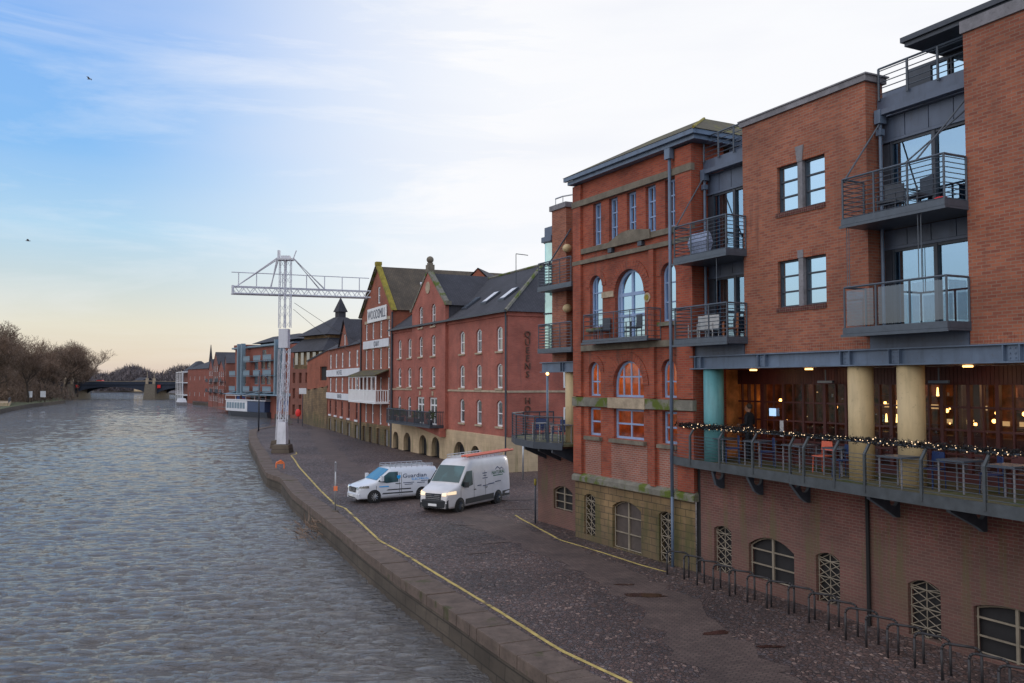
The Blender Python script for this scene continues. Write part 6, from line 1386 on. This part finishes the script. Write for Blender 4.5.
for z, q in ((1.64, 1.06), (1.70, 1.10), (1.75, 1.10), (1.785, .8), (1.80, .2)): rings.append([(.08 * q * math.cos(2 * math.pi * k / 16), .012 + .10 * q * math.sin(2 * math.pi * k / 16) * (.82 if math.sin(2 * math.pi * k / 16) < 0 else 1), z + (.035 if math.sin(2 * math.pi * k / 16) < -.3 and z < 1.7 else 0)) for k in range(16)])
mb.loft(rings, smooth=True); mb.build('hair', 'hair', PR)
for s in (-1, 1):
    j = [(s * .11, -.25, 1.11, .036, .022), (s * .085, -.31, 1.115, .040, .018)]; e = [(0, 1)]
    for k in range(4): b_ = len(j); x = s * .085 + (-.028 + .019 * k); j += [(x, -.345, 1.115, .010), (x - s * .006, -.375, 1.10, .009), (x - s * .010, -.385, 1.08, .008)]; e += [(1, b_), (b_, b_ + 1), (b_ + 1, b_ + 2)]
    b_ = len(j); j += [(s * .085 - s * .045, -.30, 1.12, .012), (s * .085 - s * .055, -.335, 1.125, .010)]; e += [(0, b_), (b_, b_ + 1)]
    skinned('hand', j, e, 'skin', PR, 1)

# ================================================================== TREES
def tree_mesh(seed, H, spread, thick=.34, fine=1.0):
    """bare winter tree: trunk and limbs in one mesh, the haze of twigs in another"""
    rnd = random.Random(seed); wood = MB(); tw = MB()
    def grow(p, d, ln, r, lev):
        n = 2 if lev > 1 else 3; q = p
        for k in range(n):
            d = (d + Vector((rnd.gauss(0, .12), rnd.gauss(0, .12), rnd.gauss(0.03, .07)))).normalized(); q2 = q + d * ln / n
            r2 = r * (1 - .22 * (k + 1) / n)
            if lev < 4: wood.tube(q, q2, r, r2, 5 if lev < 2 else 3)
            else:
                s = Vector((rnd.uniform(-1, 1), rnd.uniform(-1, 1), 0)).normalized() * .05 * fine; tw.face([q - s, q + s, q2])
            q = q2; r = r2
            if lev < 5 and (k or lev):
                for _ in range(rnd.choice((1, 2)) if lev else 1):
                    a = rnd.uniform(0, 6.28); side = Vector((math.cos(a), math.sin(a), rnd.uniform(-.1, .5))); grow(q, (d * .55 + side * .85 * spread).normalized(), ln * rnd.uniform(.52, .72), r * .55, lev + 1)
        if lev < 5:
            for _ in range(2 if lev else 4):
                a = rnd.uniform(0, 6.28); side = Vector((math.cos(a), math.sin(a), rnd.uniform(.1, .8))); grow(q, (d * .8 + side * .6 * spread).normalized(), ln * rnd.uniform(.60, .80), r * .62, lev + 1)
    grow(Vector((0, 0, 0)), Vector((0, 0, 1)), H * .30, thick, 0)
    return wood, tw
protos = []
for i, (H, sp) in enumerate(((18, 1.0), (17, 1.2), (19, .85), (16, 1.1))):
    wd_, tw_ = tree_mesh(100 + i, H, sp); t = thing('bare_tree', 'x', 'tree'); wd_.build('trunk', 'trunk', t); tw_.build('crown', 'twig', t)
    zmax = max(v[2] for v in tw_.v); t['h0'] = zmax; protos.append(t)
spots = [(-152, 262, 20.5), (-163, 272, 19.6), (-143, 240, 20.5), (-175, 285, 20), (-158, 292, 18.5), (-170, 305, 19.5), (-186, 318, 20.0), (-165, 322, 18.5), (-176, 338, 18.6), (-193, 348, 20), (-186, 372, 21), (-200, 385, 20.5), (-205, 402, 20.8), (-193, 395, 20), (-212, 425, 19.5), (-222, 420, 20), (-232, 450, 20), (-246, 478, 19.5), (-140, 252, 14), (-150, 280, 13), (-161, 304, 13), (-172, 345, 12), (-135, 228, 17), (-238, 470, 17)]
sidew = ('beside the left edge of the photo', 'in the middle of the left bank row', 'close to the left end of the far bridge', 'beyond the left end of the far bridge')
order = sorted(range(len(spots)), key=lambda i: spots[i][0] / spots[i][1])
used = set(); nth = ['first', 'second', 'third', 'fourth', 'fifth', 'sixth', 'seventh', 'eighth', 'ninth', 'tenth', 'eleventh', 'twelfth', 'thirteenth', 'fourteenth', 'fifteenth', 'sixteenth', 'seventeenth', 'eighteenth', 'nineteenth', 'twentieth', 'twenty-first', 'twenty-second', 'twenty-third', 'twenty-fourth']
for n_, i in enumerate(order):
    x, y, h = spots[i]; k = i % 4; p = protos[k]; hh = p['h0']
    lab = 'brown leafless tree on the left bank, %s counting from the left edge' % nth[n_]
    if k not in used: used.add(k); o = p; o['label'] = lab
    else: o = copy_tree(p, None, lab)
    o['group'] = 'leafless trees along the left bank'; o.location = (x, y, 0.1); o.rotation_euler = (0, 0, random.uniform(0, 6.28)); q = h / hh; q *= 1.17; o.scale = (q * 1.05, q * 1.05, q)
for p in protos: del p['h0']
for o in bpy.data.objects:
    if 'h0' in o.keys(): del o['h0']
def thicket(name, label, boxes, n, mat, ln, wdt, zf=1.0):
    mb = MB()
    for _ in range(n):
        (x0, y0, x1, y1, dp, h) = random.choice(boxes); t_ = random.random(); x, y = x0 + (x1 - x0) * t_ + random.uniform(-dp, dp), y0 + (y1 - y0) * t_ + random.uniform(-dp, dp)
        hh = h * (.72 + .28 * math.sin(x * .11 + y * .07) * math.sin(x * .043 + 1)); z = hh * (1 - random.random() ** 1.5 * .98); d = Vector((random.gauss(0, .5), random.gauss(0, .5), random.uniform(.1, 1))).normalized() * ln * random.uniform(.5, 1.2); s = Vector((random.uniform(-1, 1), random.uniform(-1, 1), random.uniform(-.5, .5))).normalized() * wdt; p = Vector((x, y, max(0, z - ln * .5)))
        mb.face([p - s, p + s, p + d])
    return tag(mb.build(name, mat), label, kind='stuff')
thicket('undergrowth', 'brown undergrowth below the trees of the left bank', [(-146, 252, -172, 318, 5, 5.0), (-172, 318, -200, 372, 5, 6.0), (-200, 372, -236, 450, 6, 7), (-150, 262, -185, 330, 14, 8), (-190, 345, -240, 460, 12, 9), (-156, 262, -196, 345, 9, 14), (-196, 345, -225, 420, 9, 15), (-150, 250, -190, 330, 10, 12)], 52000, 'twig', 1.6, .09)
thicket('far_wood', 'distant bluish wood on the horizon beyond the bridge', [(-330, 560, -250, 640, 20, 17), (-255, 640, -330, 700, 25, 19), (-300, 720, -215, 700, 20, 21), (-480, 760, -300, 800, 30, 22), (-300, 800, -170, 760, 25, 23), (-175, 620, -120, 560, 20, 18), (-240, 760, -60, 740, 25, 21)], 42000, 'twig_hazed', 4.2, .38)
# left bank landing
t = thing('landing_stage', 'low pale stone landing with railings at the far left water edge', 'jetty', (-125, 214, 0), 119); mb = MB(); mb.box(0, 28, -1.4, 3, -2, .9); mb.build('wall', 'stone_pale', t); mb = MB(); rail(mb, split((0, -1.2), (28, -1.2), 8), .9, 1.1, 2, .04, .05, .06); mb.build('railing', 'dark_steel', t)
for i, (x, y, l_) in enumerate(((-139.5, 252, 'left one of two white notice boards at the left bank landing'), (-137.5, 255.5, 'right one of two white notice boards at the left bank landing'))):
    t = thing('notice_board', l_, 'sign', (x, y, 0), 10, 'white boards on the left bank'); MB().box(-.7, .7, -.1, .1, 1.6, 3.4).build('board', 'white', t); mb = MB(); mb.tube((-.5, 0, -1), (-.5, 0, 1.6), .12); mb.build('post', 'trunk', t); MB().tube((.5, 0, -1), (.5, 0, 1.6), .12).build('post', 'trunk', t)
